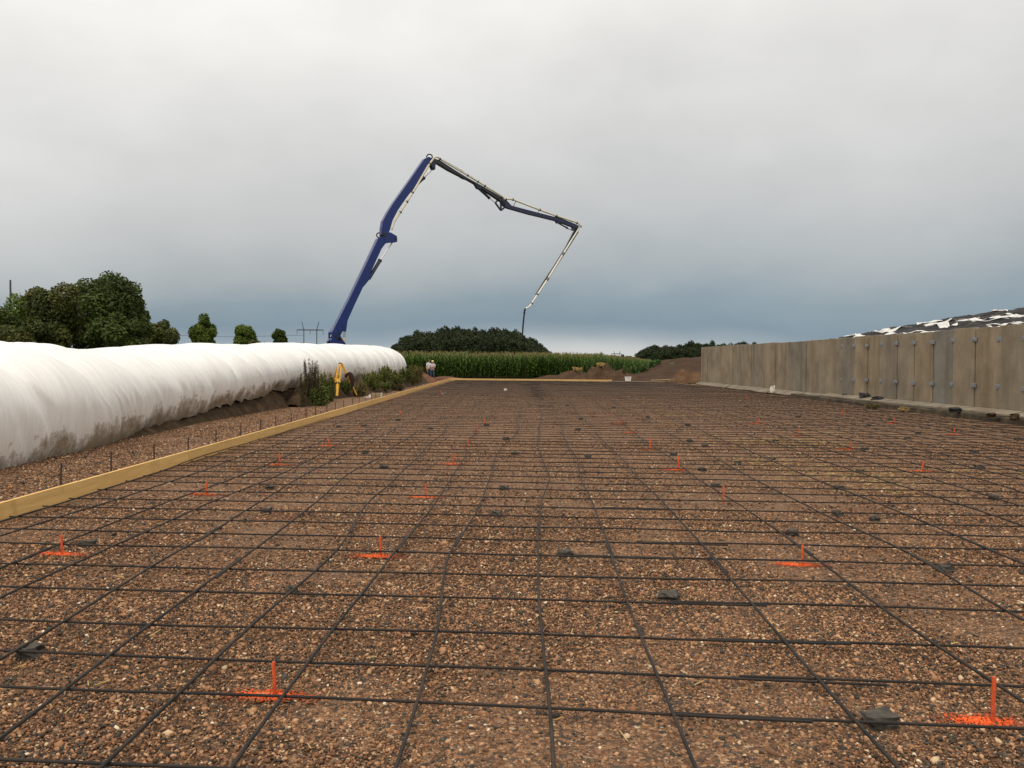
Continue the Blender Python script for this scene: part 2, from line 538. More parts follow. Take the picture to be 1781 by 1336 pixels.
M = dict(
    gravel=gravel_mat(),
    stones=ramp_attr_mat('stones', STONES, 0.75, 0.2, 'CONSTANT', bump=0.004, bscale=160),
    concrete=concrete_mat(),
    form=wood_mat('form_lumber', (0.80, 0.53, 0.205), (0.68, 0.42, 0.15)),
    formx=wood_mat('form_lumber_end', (0.66, 0.45, 0.19), (0.50, 0.33, 0.13), axis=0),
    oldwood=wood_mat('grey_timber', (0.34, 0.27, 0.18), (0.24, 0.185, 0.12), False, 0),
    rebar_x=rebar_mat('rebar_steel', 'X', (0.024, 0.023, 0.023), (0.050, 0.037, 0.028)),
    rebar_y=rebar_mat('rebar_rusty', 'Y', (0.022, 0.021, 0.020), (0.060, 0.043, 0.032)),
    block=mat('spacer_stone', (0.066, 0.058, 0.048), 0.95, var=0.5, vscale=25, bump=0.004, bscale=60),
    orange=mat('orange_paint', (0.60, 0.092, 0.026), 0.75, var=0.35, vscale=30, bump=0.003, bscale=150),
    spray=ramp_attr_mat('orange_spray', [(0, (0.20, 0.085, 0.048)), (0.3, (0.48, 0.10, 0.036)), (0.6, (0.76, 0.115, 0.026)), (1, (0.88, 0.17, 0.05))], 0.85, 0.1, bump=0.003, bscale=150),
    rust=mat('rusty_steel', (0.060, 0.036, 0.026), 0.8, var=0.4, vscale=20),
    bag=bag_mat(),
    bank=soil_mat('wet_soil', (0.030, 0.019, 0.011), (0.065, 0.042, 0.024), (0.125, 0.082, 0.045), 2.5, 0.08),
    field=soil_mat('field_soil', (0.040, 0.023, 0.014), (0.060, 0.035, 0.022), (0.088, 0.054, 0.034), 0.8, 0.15),
    spoil=soil_mat('spoil_soil', (0.048, 0.028, 0.016), (0.078, 0.046, 0.027), (0.13, 0.082, 0.047), 1.2, 0.10),
    redsoil=soil_mat('red_gravel', (0.10, 0.045, 0.028), (0.16, 0.072, 0.045), (0.21, 0.105, 0.065), 2.0, 0.05),
    tansoil=soil_mat('tan_soil', (0.072, 0.040, 0.022), (0.118, 0.066, 0.036), (0.185, 0.112, 0.062), 1.4, 0.08),
    grassland=soil_mat('grassland', (0.04, 0.055, 0.018), (0.06, 0.08, 0.028), (0.09, 0.10, 0.04), 0.05, 0.3),
    blue=panel_paint('blue_paint', (0.004, 0.019, 0.135), (0.009, 0.013, 0.05)),
    navy=panel_paint('navy_paint', (0.010, 0.014, 0.05), (0.018, 0.017, 0.02)),
    blackarm=panel_paint('dark_arm_paint', (0.010, 0.010, 0.014), (0.035, 0.028, 0.018)),
    cream=mat('cream_pipe', (0.66, 0.585, 0.43), 0.5, var=0.2, vscale=3),
    palepipe=mat('pale_pipe', (0.70, 0.67, 0.58), 0.45, var=0.22, vscale=3),
    chrome=mat('chrome_rod', (0.62, 0.62, 0.62), 0.25, 0.9),
    steel=mat('galvanised', (0.27, 0.29, 0.32), 0.5, 0.4, var=0.25, vscale=15),
    cylgrey=mat('cylinder_grey', (0.05, 0.055, 0.075), 0.5, var=0.3),
    rubber=mat('black_rubber', (0.018, 0.018, 0.019), 0.7, var=0.3),
    white=mat('white_plastic', (0.72, 0.70, 0.66), 0.5, var=0.12, vscale=8),
    offwhite=mat('offwhite_paint', (0.66, 0.62, 0.54), 0.6, var=0.15),
    yellow=mat('yellow_paint', (0.74, 0.40, 0.035), 0.5, var=0.2, vscale=6),
    jacket=mat('brown_cloth', (0.033, 0.015, 0.012), 0.9, var=0.3, vscale=15, bump=0.01, bscale=12),
    skin=mat('skin', (0.45, 0.26, 0.18), 0.6),
    tee_white=mat('white_tee', (0.62, 0.62, 0.64), 0.85, var=0.1, bump=0.01, bscale=18),
    tee_grey=mat('grey_tee', (0.42, 0.43, 0.46), 0.85, var=0.1, bump=0.01, bscale=18),
    jeans=mat('blue_jeans', (0.035, 0.05, 0.08), 0.9, var=0.3, bump=0.01, bscale=20),
    hair=mat('dark_hair', (0.012, 0.009, 0.007), 0.6),
    cap=mat('yellow_cap', (0.82, 0.72, 0.36), 0.7),
    boot=mat('tan_boot', (0.30, 0.22, 0.14), 0.8, var=0.2),
    sheet=mat('black_sheet', (0.024, 0.023, 0.023), 0.75, var=0.5, vscale=2.5, tint=(0.065, 0.056, 0.05), spec=0.12),
    whitesheet=mat('white_sheet', (0.66, 0.65, 0.62), 0.5, var=0.25, vscale=5),
    silage=soil_mat('silage', (0.10, 0.065, 0.03), (0.16, 0.11, 0.05), (0.26, 0.18, 0.09), 4, 0.04),
    bark=mat('bark', (0.07, 0.055, 0.042), 0.95, var=0.4, vscale=6, bump=0.03, bscale=12),
    pole=mat('weathered_pole', (0.085, 0.08, 0.078), 0.9, var=0.3),
    leaf_big=ramp_attr_mat('leaf_big', [(0, (0.024, 0.039, 0.007)), (0.5, (0.047, 0.071, 0.013)), (1, (0.093, 0.116, 0.021))], 0.6, 0.2, trans=0.2),
    leaf_olive=ramp_attr_mat('leaf_olive', [(0, (0.038, 0.048, 0.012)), (0.5, (0.071, 0.085, 0.020)), (1, (0.122, 0.114, 0.028))], 0.6, 0.2, trans=0.2),
    leaf_mid=ramp_attr_mat('leaf_mid', [(0, (0.048, 0.077, 0.012)), (0.5, (0.089, 0.131, 0.019)), (1, (0.159, 0.200, 0.029))], 0.6, 0.2, trans=0.25),
    leaf_wood=ramp_attr_mat('leaf_wood', [(0, (0.018, 0.027, 0.012)), (0.5, (0.030, 0.042, 0.018)), (1, (0.050, 0.061, 0.025))], 0.7, 0.15, trans=0.1),
    weed=ramp_attr_mat('weed_leaf', [(0, (0.056, 0.070, 0.017)), (0.5, (0.103, 0.129, 0.029)), (0.85, (0.174, 0.189, 0.042)), (1, (0.255, 0.199, 0.051))], 0.7, 0.2, trans=0.2),
    weed_dark=ramp_attr_mat('weed_dark', [(0, (0.040, 0.033, 0.014)), (0.6, (0.072, 0.063, 0.021)), (1, (0.118, 0.098, 0.032))], 0.7, 0.2, trans=0.1),
    weed_pale=ramp_attr_mat('weed_pale', [(0, (0.083, 0.082, 0.025)), (0.6, (0.152, 0.132, 0.043)), (1, (0.221, 0.171, 0.062))], 0.8, 0.2, trans=0.2),
    weed_bright=ramp_attr_mat('weed_bright', [(0, (0.04, 0.085, 0.02)), (0.6, (0.075, 0.15, 0.035)), (1, (0.12, 0.2, 0.055))], 0.7, 0.2, trans=0.2),
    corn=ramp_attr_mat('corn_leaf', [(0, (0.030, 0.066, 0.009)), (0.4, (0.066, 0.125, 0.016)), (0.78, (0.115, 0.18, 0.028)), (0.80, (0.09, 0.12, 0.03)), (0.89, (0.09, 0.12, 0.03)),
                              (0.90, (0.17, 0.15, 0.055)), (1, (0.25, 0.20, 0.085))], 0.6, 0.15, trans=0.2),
    straw=ramp_attr_mat('straw', [(0, (0.30, 0.19, 0.055)), (1, (0.55, 0.40, 0.16))], 0.8, 0.2),
    tarmac=mat('dark_chunk', (0.035, 0.034, 0.035), 0.85, var=0.5, vscale=10, bump=0.02, bscale=20),
    darkhole=mat('damp_concrete', (0.062, 0.048, 0.031), 0.9, var=0.5, vscale=2.5, tint=(0.13, 0.10, 0.058), bump=0.02, bscale=6),
)

# ---------------------------------------------------------------- the ground
nz = noise2(1)
nzb = noise2(2)


def bank_s(y):
    return 0.62 * smooth01((np.asarray(y, dtype=float) - 13) / 19)


def rise(x, y):
    return 2.2 * smooth01((x - 8) / 13) * smooth01((y - 77) / 19) * (1 - smooth01((y - 97) / 22))


def ground_z(x, y):
    z = -0.06 + 0.0 * x
    z = z + rise(x, y) * 0.97
    z = z + np.where((x < -9.9) & (y > -30) & (y < 66), bank_s(y) * smooth01((66 - y) / 4) * 0.9 * smooth01((x + 30) / 15), 0)
    return z


def axis(pts):
    a = []
    for (lo, hi, st) in pts: a.append(np.arange(lo, hi, st))
    return np.unique(np.round(np.concatenate(a), 3))


gx = axis([(-3000, -200, 200), (-200, -60, 10), (-60, 80, 2), (80, 200, 10), (200, 3001, 200)])
gy = axis([(-200, -20, 20), (-20, 160, 2), (160, 400, 20), (400, 5001, 200)])
g = link('ground', grid_mesh('ground', gx, gy, ground_z, M['grassland']))
tag(g, kind='structure')

# gravel pad: from the bank on the left to the wall on the right
gb = link('gravel_bed', grid_mesh('gravel_bed', np.linspace(-8.6, 15.2, 156), axis([(-8, 20, 0.15), (20, 79.1, 0.4)]),
          lambda x, y: 0.008 * fbm(nz, x * 1.3, y * 1.3, 3) - 0.004 - 0.03 * smooth01((x - 13.9) / 0.3), M['gravel']))
tag(gb, kind='structure')

# dark soil bank that carries the white bag
def bank_z(x, y):
    edge = -7.72 + 1.45 * smooth01((y - 33) / 11) + 0.16 * nzb(y * 0.5, y * 0 + 3)
    mask = smooth01((edge - x) / (0.62 + 0.3 * smooth01((y - 34) / 8)))
    base = bank_s(y) * mask
    return base + mask * (0.10 * fbm(nz, x * 1.9, y * 1.4, 4) * smooth01((y - 12) / 8) + 0.03 * fbm(nzb, x * 6, y * 6, 3)) - 0.05 * (1 - mask) + 0.012
bk = link('soil_bank', grid_mesh('soil_bank', np.arange(-13, -5.9, 0.09), axis([(2, 44, 0.09), (44, 66, 0.25)]), bank_z, M['bank']))
tag(bk, kind='structure')

# bare earth that climbs to the right behind the pad
def earth_z(x, y):
    k = smooth01((x - 8) / 6) * smooth01((y - 76) / 10)
    return rise(x, y) + 0.02 + k * (0.22 * fbm(nz, x * 0.5, y * 0.35, 5) + 0.05)
be = link('bare_field', grid_mesh('bare_field', np.arange(-22, 75, 0.4), axis([(73.2, 110, 0.4), (110, 170, 2)]), earth_z, M['field']))
tag(be, kind='structure')

# loose stones of the near gravel
def ico():
    p = (1 + 5 ** 0.5) / 2
    v = np.array([(-1, p, 0), (1, p, 0), (-1, -p, 0), (1, -p, 0), (0, -1, p), (0, 1, p), (0, -1, -p), (0, 1, -p), (p, 0, -1), (p, 0, 1), (-p, 0, -1), (-p, 0, 1)], float)
    v /= np.linalg.norm(v[0])
    f = np.array([(0, 11, 5), (0, 5, 1), (0, 1, 7), (0, 7, 10), (0, 10, 11), (1, 5, 9), (5, 11, 4), (11, 10, 2), (10, 7, 6), (7, 1, 8),
                  (3, 9, 4), (3, 4, 2), (3, 2, 6), (3, 6, 8), (3, 8, 9), (4, 9, 5), (2, 4, 11), (6, 2, 10), (8, 6, 7), (9, 8, 1)])
    return v, f


IV, IF = ico()


def pebbles(name, P, S, m, rnd, flat=0.62, jit=0.28, rg=rng):
    n = len(P)
    a = rg.random(n) * 2 * np.pi
    sc = S[:, None] * np.stack([0.75 + 0.6 * rg.random(n), 0.6 + 0.45 * rg.random(n), flat * (0.7 + 0.6 * rg.random(n))], -1)
    V = IV[None] * sc[:, None, :] * (1 + jit * (rg.random((n, 12, 1)) * 2 - 1))
    tl = (rg.random((n, 2)) - 0.5) * 0.9
    V[..., 2] += V[..., 0] * tl[:, None, 0] + V[..., 1] * tl[:, None, 1]
    c, s = np.cos(a)[:, None], np.sin(a)[:, None]
    x = V[..., 0] * c - V[..., 1] * s
    y = V[..., 0] * s + V[..., 1] * c
    V = np.stack([x, y, V[..., 2]], -1) + P[:, None, :]
    Fc = (IF[None] + 12 * np.arange(n)[:, None, None]).reshape(-1, 3)
    return np_mesh(name, V, Fc, m, {'rnd': np.repeat(rnd, 12)})


def scatter_pebbles(n, d0, d1, smin, smax, seed):
    rg = np.random.default_rng(seed)
    d = np.sqrt(rg.random(n) * (d1 ** 2 - d0 ** 2) + d0 ** 2)
    x = (rg.random(n) * 2 - 1) * (0.66 * d + 0.3)
    cl = fbm(noise2(5), x * 1.1, d * 1.1, 3)
    keep = (rg.random(n) < 0.66 + 0.40 * cl) & (x > -4.95)
    x, d = x[keep], d[keep]
    s = smin + (smax - smin) * rg.random(len(x)) ** 2.6
    z = s * (0.02 + 0.25 * rg.random(len(x)))
    return np.stack([x, d, z], -1), s, rg


p1, s1, rg1 = scatter_pebbles(190000, 2.3, 9.0, 0.004, 0.0145, 11)
p3, s3, rg3 = scatter_pebbles(110000, 2.3, 6.0, 0.0035, 0.010, 13)
p2, s2, rg2 = scatter_pebbles(80000, 8.6, 17.0, 0.007, 0.016, 12)
rg4 = np.random.default_rng(14)
y4 = 6.5 + 22 * rg4.random(26000) ** 1.3
x4 = -5.25 - 2.6 * rg4.random(26000)
s4 = 0.007 + 0.014 * rg4.random(26000) ** 2
p4 = np.stack([x4, y4, s4 * 0.15], -1)
d5 = np.sqrt(rg4.random(42000) * (42 ** 2 - 15 ** 2) + 15 ** 2)
x5 = (rg4.random(42000) * 2 - 1) * 0.66 * d5
k5 = (x5 > -5) & (x5 < 13.7)
x5, d5 = x5[k5], d5[k5]
s5 = 0.009 + 0.014 * rg4.random(len(x5)) ** 2
p5 = np.stack([x5, d5, s5 * 0.2], -1)
p6, s6, rg6 = scatter_pebbles(4200, 2.4, 11.0, 0.012, 0.026, 15)
PP = np.concatenate([p1, p2, p3, p4, p5, p6]); SS = np.concatenate([s1, s2, s3, s4, s5, s6])
gs = link('gravel', pebbles('gravel', PP, SS, M['stones'], rng.random(len(PP))))
tag(gs, kind='stuff')

# ---------------------------------------------------------------- sloping white silage bag on its bank
def silage_bag():
    ys = np.concatenate([np.arange(2.0, 30, 0.045), np.arange(30, 57, 0.07), 57 + 3.2 * np.sin(np.linspace(0, math.pi / 2, 26))])
    ph = np.radians(np.linspace(-26, 206, 110))
    Y, P = np.meshgrid(ys, ph, indexing='ij')
    endf = np.sqrt(np.clip(1 - (np.clip(Y - 57, 0, None) / 3.21) ** 2, 0, 1))
    a, b, c, d_, e_ = noise1(21), noise1(22), noise1(23), noise1(24), noise1(25)
    side = np.cos(P)
    yy = Y + 0.55 * (P - 1.57) * (0.6 + 0.4 * a(Y * 0.13))
    # stretch ridges of the film round the bag: sharp crests, soft troughs
    r1 = 1 - np.abs(b(yy * 0.50))
    r2 = 1 - np.abs(c(yy * 0.95 + 0.4 * np.sin(P * 2)))
    r3 = (1 - np.abs(d_(yy * 1.6 + 0.5 * np.sin(P * 3)))) ** 6
    disp = 0.10 * (r1 - 0.6) + 0.050 * (r2 - 0.6) * (0.5 + 0.5 * a(Y * 0.4 + 3)) + 0.058 * r3 * (0.5 + 0.5 * e_(P * 2.2 + Y * 0.3))
    lowk = smooth01((0.9 - np.sin(P) * 1.6) / 1.3)
    disp = disp + lowk * 0.055 * e_(yy * 4.1 + 0.6 * np.sin(P * 3)) * (0.4 + 0.6 * np.abs(a(Y * 0.7)))
    hump = np.abs(np.sin(np.pi * (yy / 2.1 + 0.45 * a(Y * 0.27) + 0.2 * c(Y * 0.6)))) ** 0.6
    disp = disp + (0.15 + 0.07 * b(Y * 0.21)) * (hump - 0.68) * (0.45 + 0.55 * np.clip(np.sin(P) + .3, 0, 1))
    sag = 0.06 * a(Y * 0.31) + 0.03 * e_(Y * 0.85)
    hw = 1.75 + 0.10 * c(Y * 0.2)
    hh = 1.26 + sag
    x = hw * np.sign(side) * np.abs(side) ** 0.92
    sn = np.sin(P)
    z = np.where(sn > 0, 0.74 + hh * np.abs(sn) ** 0.95, 0.74 + 0.80 / math.sin(R(26)) * sn)
    x = x + disp * np.cos(P)
    z = z + disp * np.clip(np.sin(P), 0, 1)
    ragged = np.clip(0.55 * np.abs(d_(Y * 1.7)) + 0.25 * b(Y * 5), 0, 0.8) * smooth01((Y - 18) / 8)
    crest = np.interp(Y, [8, 14.6, 18, 20, 24, 28, 36, 41, 46, 54, 60], [1.95, 1.95, 1.94, 1.97, 2.06, 2.19, 2.43, 2.57, 2.57, 2.62, 2.55])
    z = z * (crest - bank_s(Y) - 0.03) / 2.0
    hem = ragged * smooth01((0.45 - z) / 0.45)
    x = x - hem * 0.15 * np.sign(side)
    z = z + hem * 0.20
    X = -9.1 - 0.66 * smooth01((Y - 12) / 9) * (1 - smooth01((Y - 36) / 14)) + x * endf
    Z = bank_s(Y) - 0.03 + (0.5 + (z - 0.5) * endf)
    V = np.stack([X, Y, Z], -1).reshape(-1, 3)
    nx, ny = len(ys), len(ph)
    i = np.arange(nx * ny).reshape(nx, ny)
    Fc = np.stack([i[:-1, :-1], i[1:, :-1], i[1:, 1:], i[:-1, 1:]], -1).reshape(-1, 4)
    low = np.clip(1 - z / (0.80 + 0.22 * a(Y * 0.5) - 0.15 * smooth01((14 - Y) / 6)), 0, 1)
    me = np_mesh('silage_bag', V, Fc, M['bag'], {'low': low}, True)
    o = link('silage_bag', me)
    tag(o, 'long white plastic silage bag with muddy lower edge lying along the left bank', 'silage bag')
silage_bag()

# ---------------------------------------------------------------- formwork boards and their stakes
def board_x(y):
    return -5.03 - 0.0066 * (y - 8)


def boards():
    y0, k = 3.2, 0
    g_ = 'boards of the long left form'
    while y0 < 72.6:
        y1 = min(y0 + 4.88, 73.0)
        a = Vector((board_x(y0), y0, 0)); b = Vector((board_x(y1) + random.uniform(-0.012, 0.012), y1, 0))
        L = (b - a).length
        mb = MB().box((0, L / 2, 0.095), (0.038, L - 0.006, 0.185 + random.uniform(-0.006, 0.006)))
        o = mb.build('form_board', M['form'], None, 0.003)
        o.location = a + Vector((0, 0, 0))
        o.rotation_euler = (random.uniform(-0.0008, 0.0008), 0, math.atan2(-(b.x - a.x), b.y - a.y))
        if k < 12:
            lb = f'yellow lumber form board on edge, {NTH[k]} of the long left row from the front'
        else:
            lb = f'yellow lumber form board, {["third from last", "second from last", "last"][min(2, k - 12)]} of the left row before the far corner'
        tag(o, lb, 'form board', g_)
        # splice plate behind each joint
        if k:
            s = MB().box((a.x - 0.045, y0 + 0.03, 0.085), (0.036, 0.42, 0.155)).build('splice_block', M['form'], o)
            s.parent = o
            s.matrix_parent_inverse = o.matrix_basis.inverted()
        y0 = y1
        k += 1
    # far end row
    xs = [-5.44, -0.6, 4.2, 8.6]
    for i in range(3):
        a = Vector((xs[i], 73.0 - 0.11 * (xs[i] + 5.44), 0)); b = Vector((xs[i + 1], 73.0 - 0.11 * (xs[i + 1] + 5.44), 0))
        L = (b - a).length
        o = MB().box((L / 2, 0, 0.095), (L - 0.01, 0.038, 0.19)).build('form_board', M['formx'], None, 0.003)
        o.location = a; o.rotation_euler = (0, 0, math.atan2(b.y - a.y, b.x - a.x))
        tag(o, f'pale form board closing the far end of the slab, {["left", "middle", "right"][i]} one of three', 'form board', 'boards of the far end form')
    a = Vector((8.3, 71.4, 0)); b = Vector((14.0, 70.6, 0))
    L = (b - a).length
    o = MB().box((L / 2, 0, 0.05), (L, 0.14, 0.075)).build('form_board', M['oldwood'], None, 0.003)
    o.location = a; o.rotation_euler = (0, 0.0, math.atan2(b.y - a.y, b.x - a.x))
    tag(o, 'low grey timber lying across the far end beside the right wall', 'timber', )
boards()


def stakes():
    me = None
    y = 4.4
    k = 0
    seen = 0
    while y < 72:
        me = MB().tube([(0, 0, -0.02), (0.002, 0, 0.2), (0, 0, 0.37)], 0.011, 8).mesh('form_stake', M['rust']) if me is None else me
        o = link('form_stake', me)
        o.location = (board_x(y) - 0.20 + random.uniform(-.03, .03), y, random.uniform(-0.03, 0.04))
        o.rotation_euler = (random.uniform(-.05, .05), random.uniform(-.05, .05), random.uniform(0, 3))
        px = 890 + o.location.x / y * F
        if px > -5 and seen < 14:
            lb = f'rusty steel stake behind the left form board, {NTH[seen]} in view from the left edge'
            seen += 1
        elif px <= -5:
            lb = 'rusty steel stake behind the left form board, out of sight before the first one'
        elif y < 37:
            lb = 'rusty steel stake behind the left form board, between the fourteenth and the yellow tripod'
        else:
            lb = 'rusty steel stake behind the left form board, farther away than the yellow tripod'
        tag(o, lb, 'stake', 'steel stakes behind the left form')
        y += 1.3
        k += 1
stakes()

# ---------------------------------------------------------------- reinforcing bar mat
LX = [-4.85, -4.28, -3.65, -3.15, -2.62, -2.05, -1.54, -1.04, -0.42, 0.17, 0.72, 1.50, 2.36, 3.14, 3.92, 4.75, 5.40]
while LX[-1] < 13.2: LX.append(LX[-1] + 0.64)
WOB = [noise1(100 + i) for i in range(len(LX))]
COMMON = noise1(99)


def long_x(i, y):
    x0 = LX[i]
    k = 0.034 * smooth01((x0 + 2.2) / 1.8) - 0.004
    k = k * (1 - 0.75 * smooth01((x0 - 4) / 8))
    # bars lie a little crooked, kinked where they were lifted onto a block
    wv = 0.10 * WOB[i](np.asarray(y) * 0.16) + 0.075 * WOB[i](np.asarray(y) * 0.45 + 7) + 0.05 * COMMON(np.asarray(y) * 0.22 + x0 * 0.12)
    return x0 + k * (np.asarray(y) - 3.3) + wv * smooth01((np.asarray(y) - 2.2) / 4)


def rebar_mat_build():
    items = []                                   # (apparent size, points, kind, info)
    # crosswise lines
    ylist = [1.25, 1.85, 2.42, 2.98, 3.64, 4.10, 4.66, 5.37, 5.99, 6.62, 7.18, 7.77, 8.30, 8.87]
    while ylist[-1] < 71.8: ylist.append(ylist[-1] + random.uniform(0.53, 0.63))
    for li, y0 in enumerate(ylist):
        t = -0.075 + random.uniform(-0.012, 0.012)
        nn = noise1(300 + li)
        end1 = 1.75 + random.uniform(-0.45, 0.45)
        end2 = end1 + 11.7
        zz = 0.050
        for b, (x0, x1) in enumerate(((-4.95, end1), (end1 - random.uniform(0.45, 0.9), min(13.6, end2)))):
            dy = 0.0 if b == 0 else 0.017
            xs = np.arange(x0, x1 + 0.3, 0.45); xs[-1] = x1
            pts = [(x, y0 + t * (x - 0.6) + dy + 0.016 * float(nn(x * 0.5 + 30 * b)), zz + 0.006 * float(nn(x * 0.9 + 11 + 30 * b))) for x in xs]
            dist = max(2.0, y0 - 0.075 * (x0 + x1) / 2)
            items.append([(x1 - x0) / dist, pts, 'x', (li, b, y0)])
    # lengthwise lines
    for i in range(len(LX)):
        y0 = 0.6
        seg = 0
        first = 6.9 + random.uniform(-0.8, 0.8) + (0.6 if i % 3 == 0 else 0)
        while y0 < 71.5:
            y1 = first if seg == 0 else min(y0 + 12.1, 72.2)
            ys = np.arange(y0, y1 + 0.3, 0.3); ys[-1] = y1
            off = 0.0 if seg % 2 == 0 else 0.016
            pts = [(float(long_x(i, yv)) + off, yv, 0.0635 + 0.004 * float(WOB[i](yv * 1.1))) for yv in ys]
            px0, px1 = LX[i] / max(y0, 2.6), LX[i] / y1
            items.append([math.hypot(px0 - px1, 1.6 / max(y0, 2.6) - 1.6 / y1), pts, 'y', (i, seg, y0)])
            y0 = y1 - 0.55
            seg += 1
    items.sort(key=lambda q: -q[0])
    far = MB()
    vis = [y for y in ylist if y > 2.9]
    for k, (s, pts, kind, info) in enumerate(items):
        if k >= 298:
            far.tube(pts, 0.0065, 5, False)
            continue
        mb = MB().tube(pts, 0.0073 if kind == 'x' else 0.0086, 8 if pts[0][1] < 12 else 6)
        if kind == 'x':
            li, b, y0 = info
            j = vis.index(y0) if y0 in vis else -1
            half = ['left', 'right'][b]
            if 0 <= j < 16:
                lb = f'dark crosswise reinforcing bar, {half} piece of the {NTH[j]} cross line from the bottom'
            elif j < 0:
                lb = f'dark crosswise reinforcing bar, {half} piece of a cross line below the frame'
            else:
                lb = f'thin crosswise reinforcing bar, {half} piece of a cross line beyond the sixteenth'
            o = mb.build('reinforcing_bar', M['rebar_x'])
        else:
            i, seg, y0 = info
            if seg < 3:
                lb = f'lengthwise reinforcing bar, {["nearest", "second", "third"][seg]} piece of the {NTH[i] if i < len(NTH) else "last"} line from the left board'
            else:
                lb = 'lengthwise reinforcing bar far out in the mat, beyond the third piece of its line'
            if i >= len(NTH): lb = 'lengthwise reinforcing bar in one of the lines beside the right wall'
            o = mb.build('reinforcing_bar', M['rebar_y'])
        tag(o, lb, 'rebar', 'reinforcing bars of the mat')
    o = far.build('reinforcing_bars', M['rebar_x'])
    tag(o, 'distant reinforcing bars packed together toward the far end of the slab', 'rebar', 'reinforcing bars of the mat', 'stuff')
rebar_mat_build()


def rock_mesh(name, s, m, seed, jit=0.22, sub=1):
    import bmesh
    bm = bmesh.new()
    bmesh.ops.create_cube(bm, size=1.0)
    bmesh.ops.subdivide_edges(bm, edges=bm.edges[:], cuts=2, use_grid_fill=True)
    rg = random.Random(seed)
    for v in bm.verts:
        v.co = Vector((v.co.x * s[0], v.co.y * s[1], v.co.z * s[2]))
        v.co += Vector((rg.uniform(-1, 1) * s[0], rg.uniform(-1, 1) * s[1], rg.uniform(-1, 1) * s[2])) * jit * 0.5
    me = bpy.data.meshes.new(name)
    bm.to_mesh(me)
    bm.free()
    me.materials.append(m)
    return me


# dark blocks that prop the bars up
BL = [(462, 893, 1), (149, 952, 1.1), (43, 1145, 1.2), (507, 1035, .7), (1165, 1045, 1.3), (1381, 933, 1), (1456, 897, .8), (1523, 907, .9), (1647, 996, 1.1),
      (1533, 1266, 1.35), (1733, 870, 1), (635, 789, 1), (667, 815, 1.1), (895, 791, 1), (881, 765, 1), (877, 853, 1.1), (863, 899, 1.2), (983, 969, 1.3),
      (1023, 797, 1), (1005, 749, 1), (1201, 769, 1), (1227, 778, 1), (1172, 793, 1), (1223, 820, 1), (1246, 848, 1.2), (1284, 808, .9), (1197, 741, 1),
      (846, 741, 1), (1127, 727, .9), (987, 706, .9), (1342, 801, 1.1), (1461, 852, 1.2), (1460, 900, .9), (1497, 823, 1), (1505, 783, 1.1), (1580, 764, 1),
      (1598, 755, 1), (1705, 815, 1.2), (1696, 788, 1.1), (1771, 765, 1), (1550, 731, 1), (1350, 769, 1), (1512, 741, 1), (1661, 750, 1), (1298, 708, .9),
      (468, 851, 1), (633, 742, 1), (692, 732, 1), (588, 744, 1), (748, 747, .9), (839, 688, .9), (1068, 710, .9), (1390, 726, 1), (1010, 730, .8)]


def blocks():
    pts = sorted(((gnd(x, y), s) for x, y, s in BL), key=lambda q: q[0].y)
    mes = [rock_mesh('spacer_block', (0.092, 0.075, 0.062), M['block'], 50 + i, 0.3) for i in range(6)]
    cnt = {}
    for k, (p, s) in enumerate(pts):
        o = link('spacer_block', mes[k % 6])
        o.location = (p.x, p.y + 0.03, 0.021)
        s *= 1.0 + 0.25 * smooth01((p.y - 8) / 12)
        o.scale = (s, s, 0.95)
        o.rotation_euler = (0, 0, random.uniform(-.5, .5))
        r_ = p.x / p.y
        zn = 'left' if r_ < -0.1 else 'middle' if r_ < 0.22 else 'right'
        c = cnt.get(zn, 0)
        cnt[zn] = c + 1
        lb = f'dark stone spacer block under the bars, {ORD[c]} in the {zn} third of the mat' if c < 12 else f'small dark spacer block in the {zn} third beyond its nearest dozen'
        tag(o, lb, 'spacer block', 'blocks propping up the bars')
blocks()

# orange grade pins with sprayed gravel round their feet
PINS = [(477, 1213, 63, 2), (1727, 1258, 82, 2), (108, 965, 35, 2), (662, 969, 36, 2), (1396, 984, 37, 2), (359, 861, 19, 1), (741, 866, 25, 1), (1258, 876, 31, 0),
        (486, 809, 20, 1), (789, 808, 18, 1), (1180, 818, 25, 1), (1131, 782, 19, 2), (1605, 820, 18, 1), (572, 776, 14, 1), (1480, 782, 13, 1), (625, 751, 12, 0),
        (830, 752, 14, 0), (814, 777, 14, 1), (843, 739, 10, 0), (667, 735, 10, 0), (697, 722, 8, 0), (767, 686, 6, 0), (1098, 753, 10, 1), (1078, 738, 9, 2),
        (1320, 737, 8, 2), (1390, 758, 10, 1), (1555, 737, 10, 1), (1660, 756, 8, 1), (1465, 722, 6, 0), (1415, 716, 5, 0), (1064, 723, 5, 0), (1039, 702, 5, 0),
        (1299, 695, 4, 0)]
PAINT_X = {0: (-0.22, 0.10, 0.22, 0.42), 1: (-0.09, 0.22, 0.0, 0.0)}


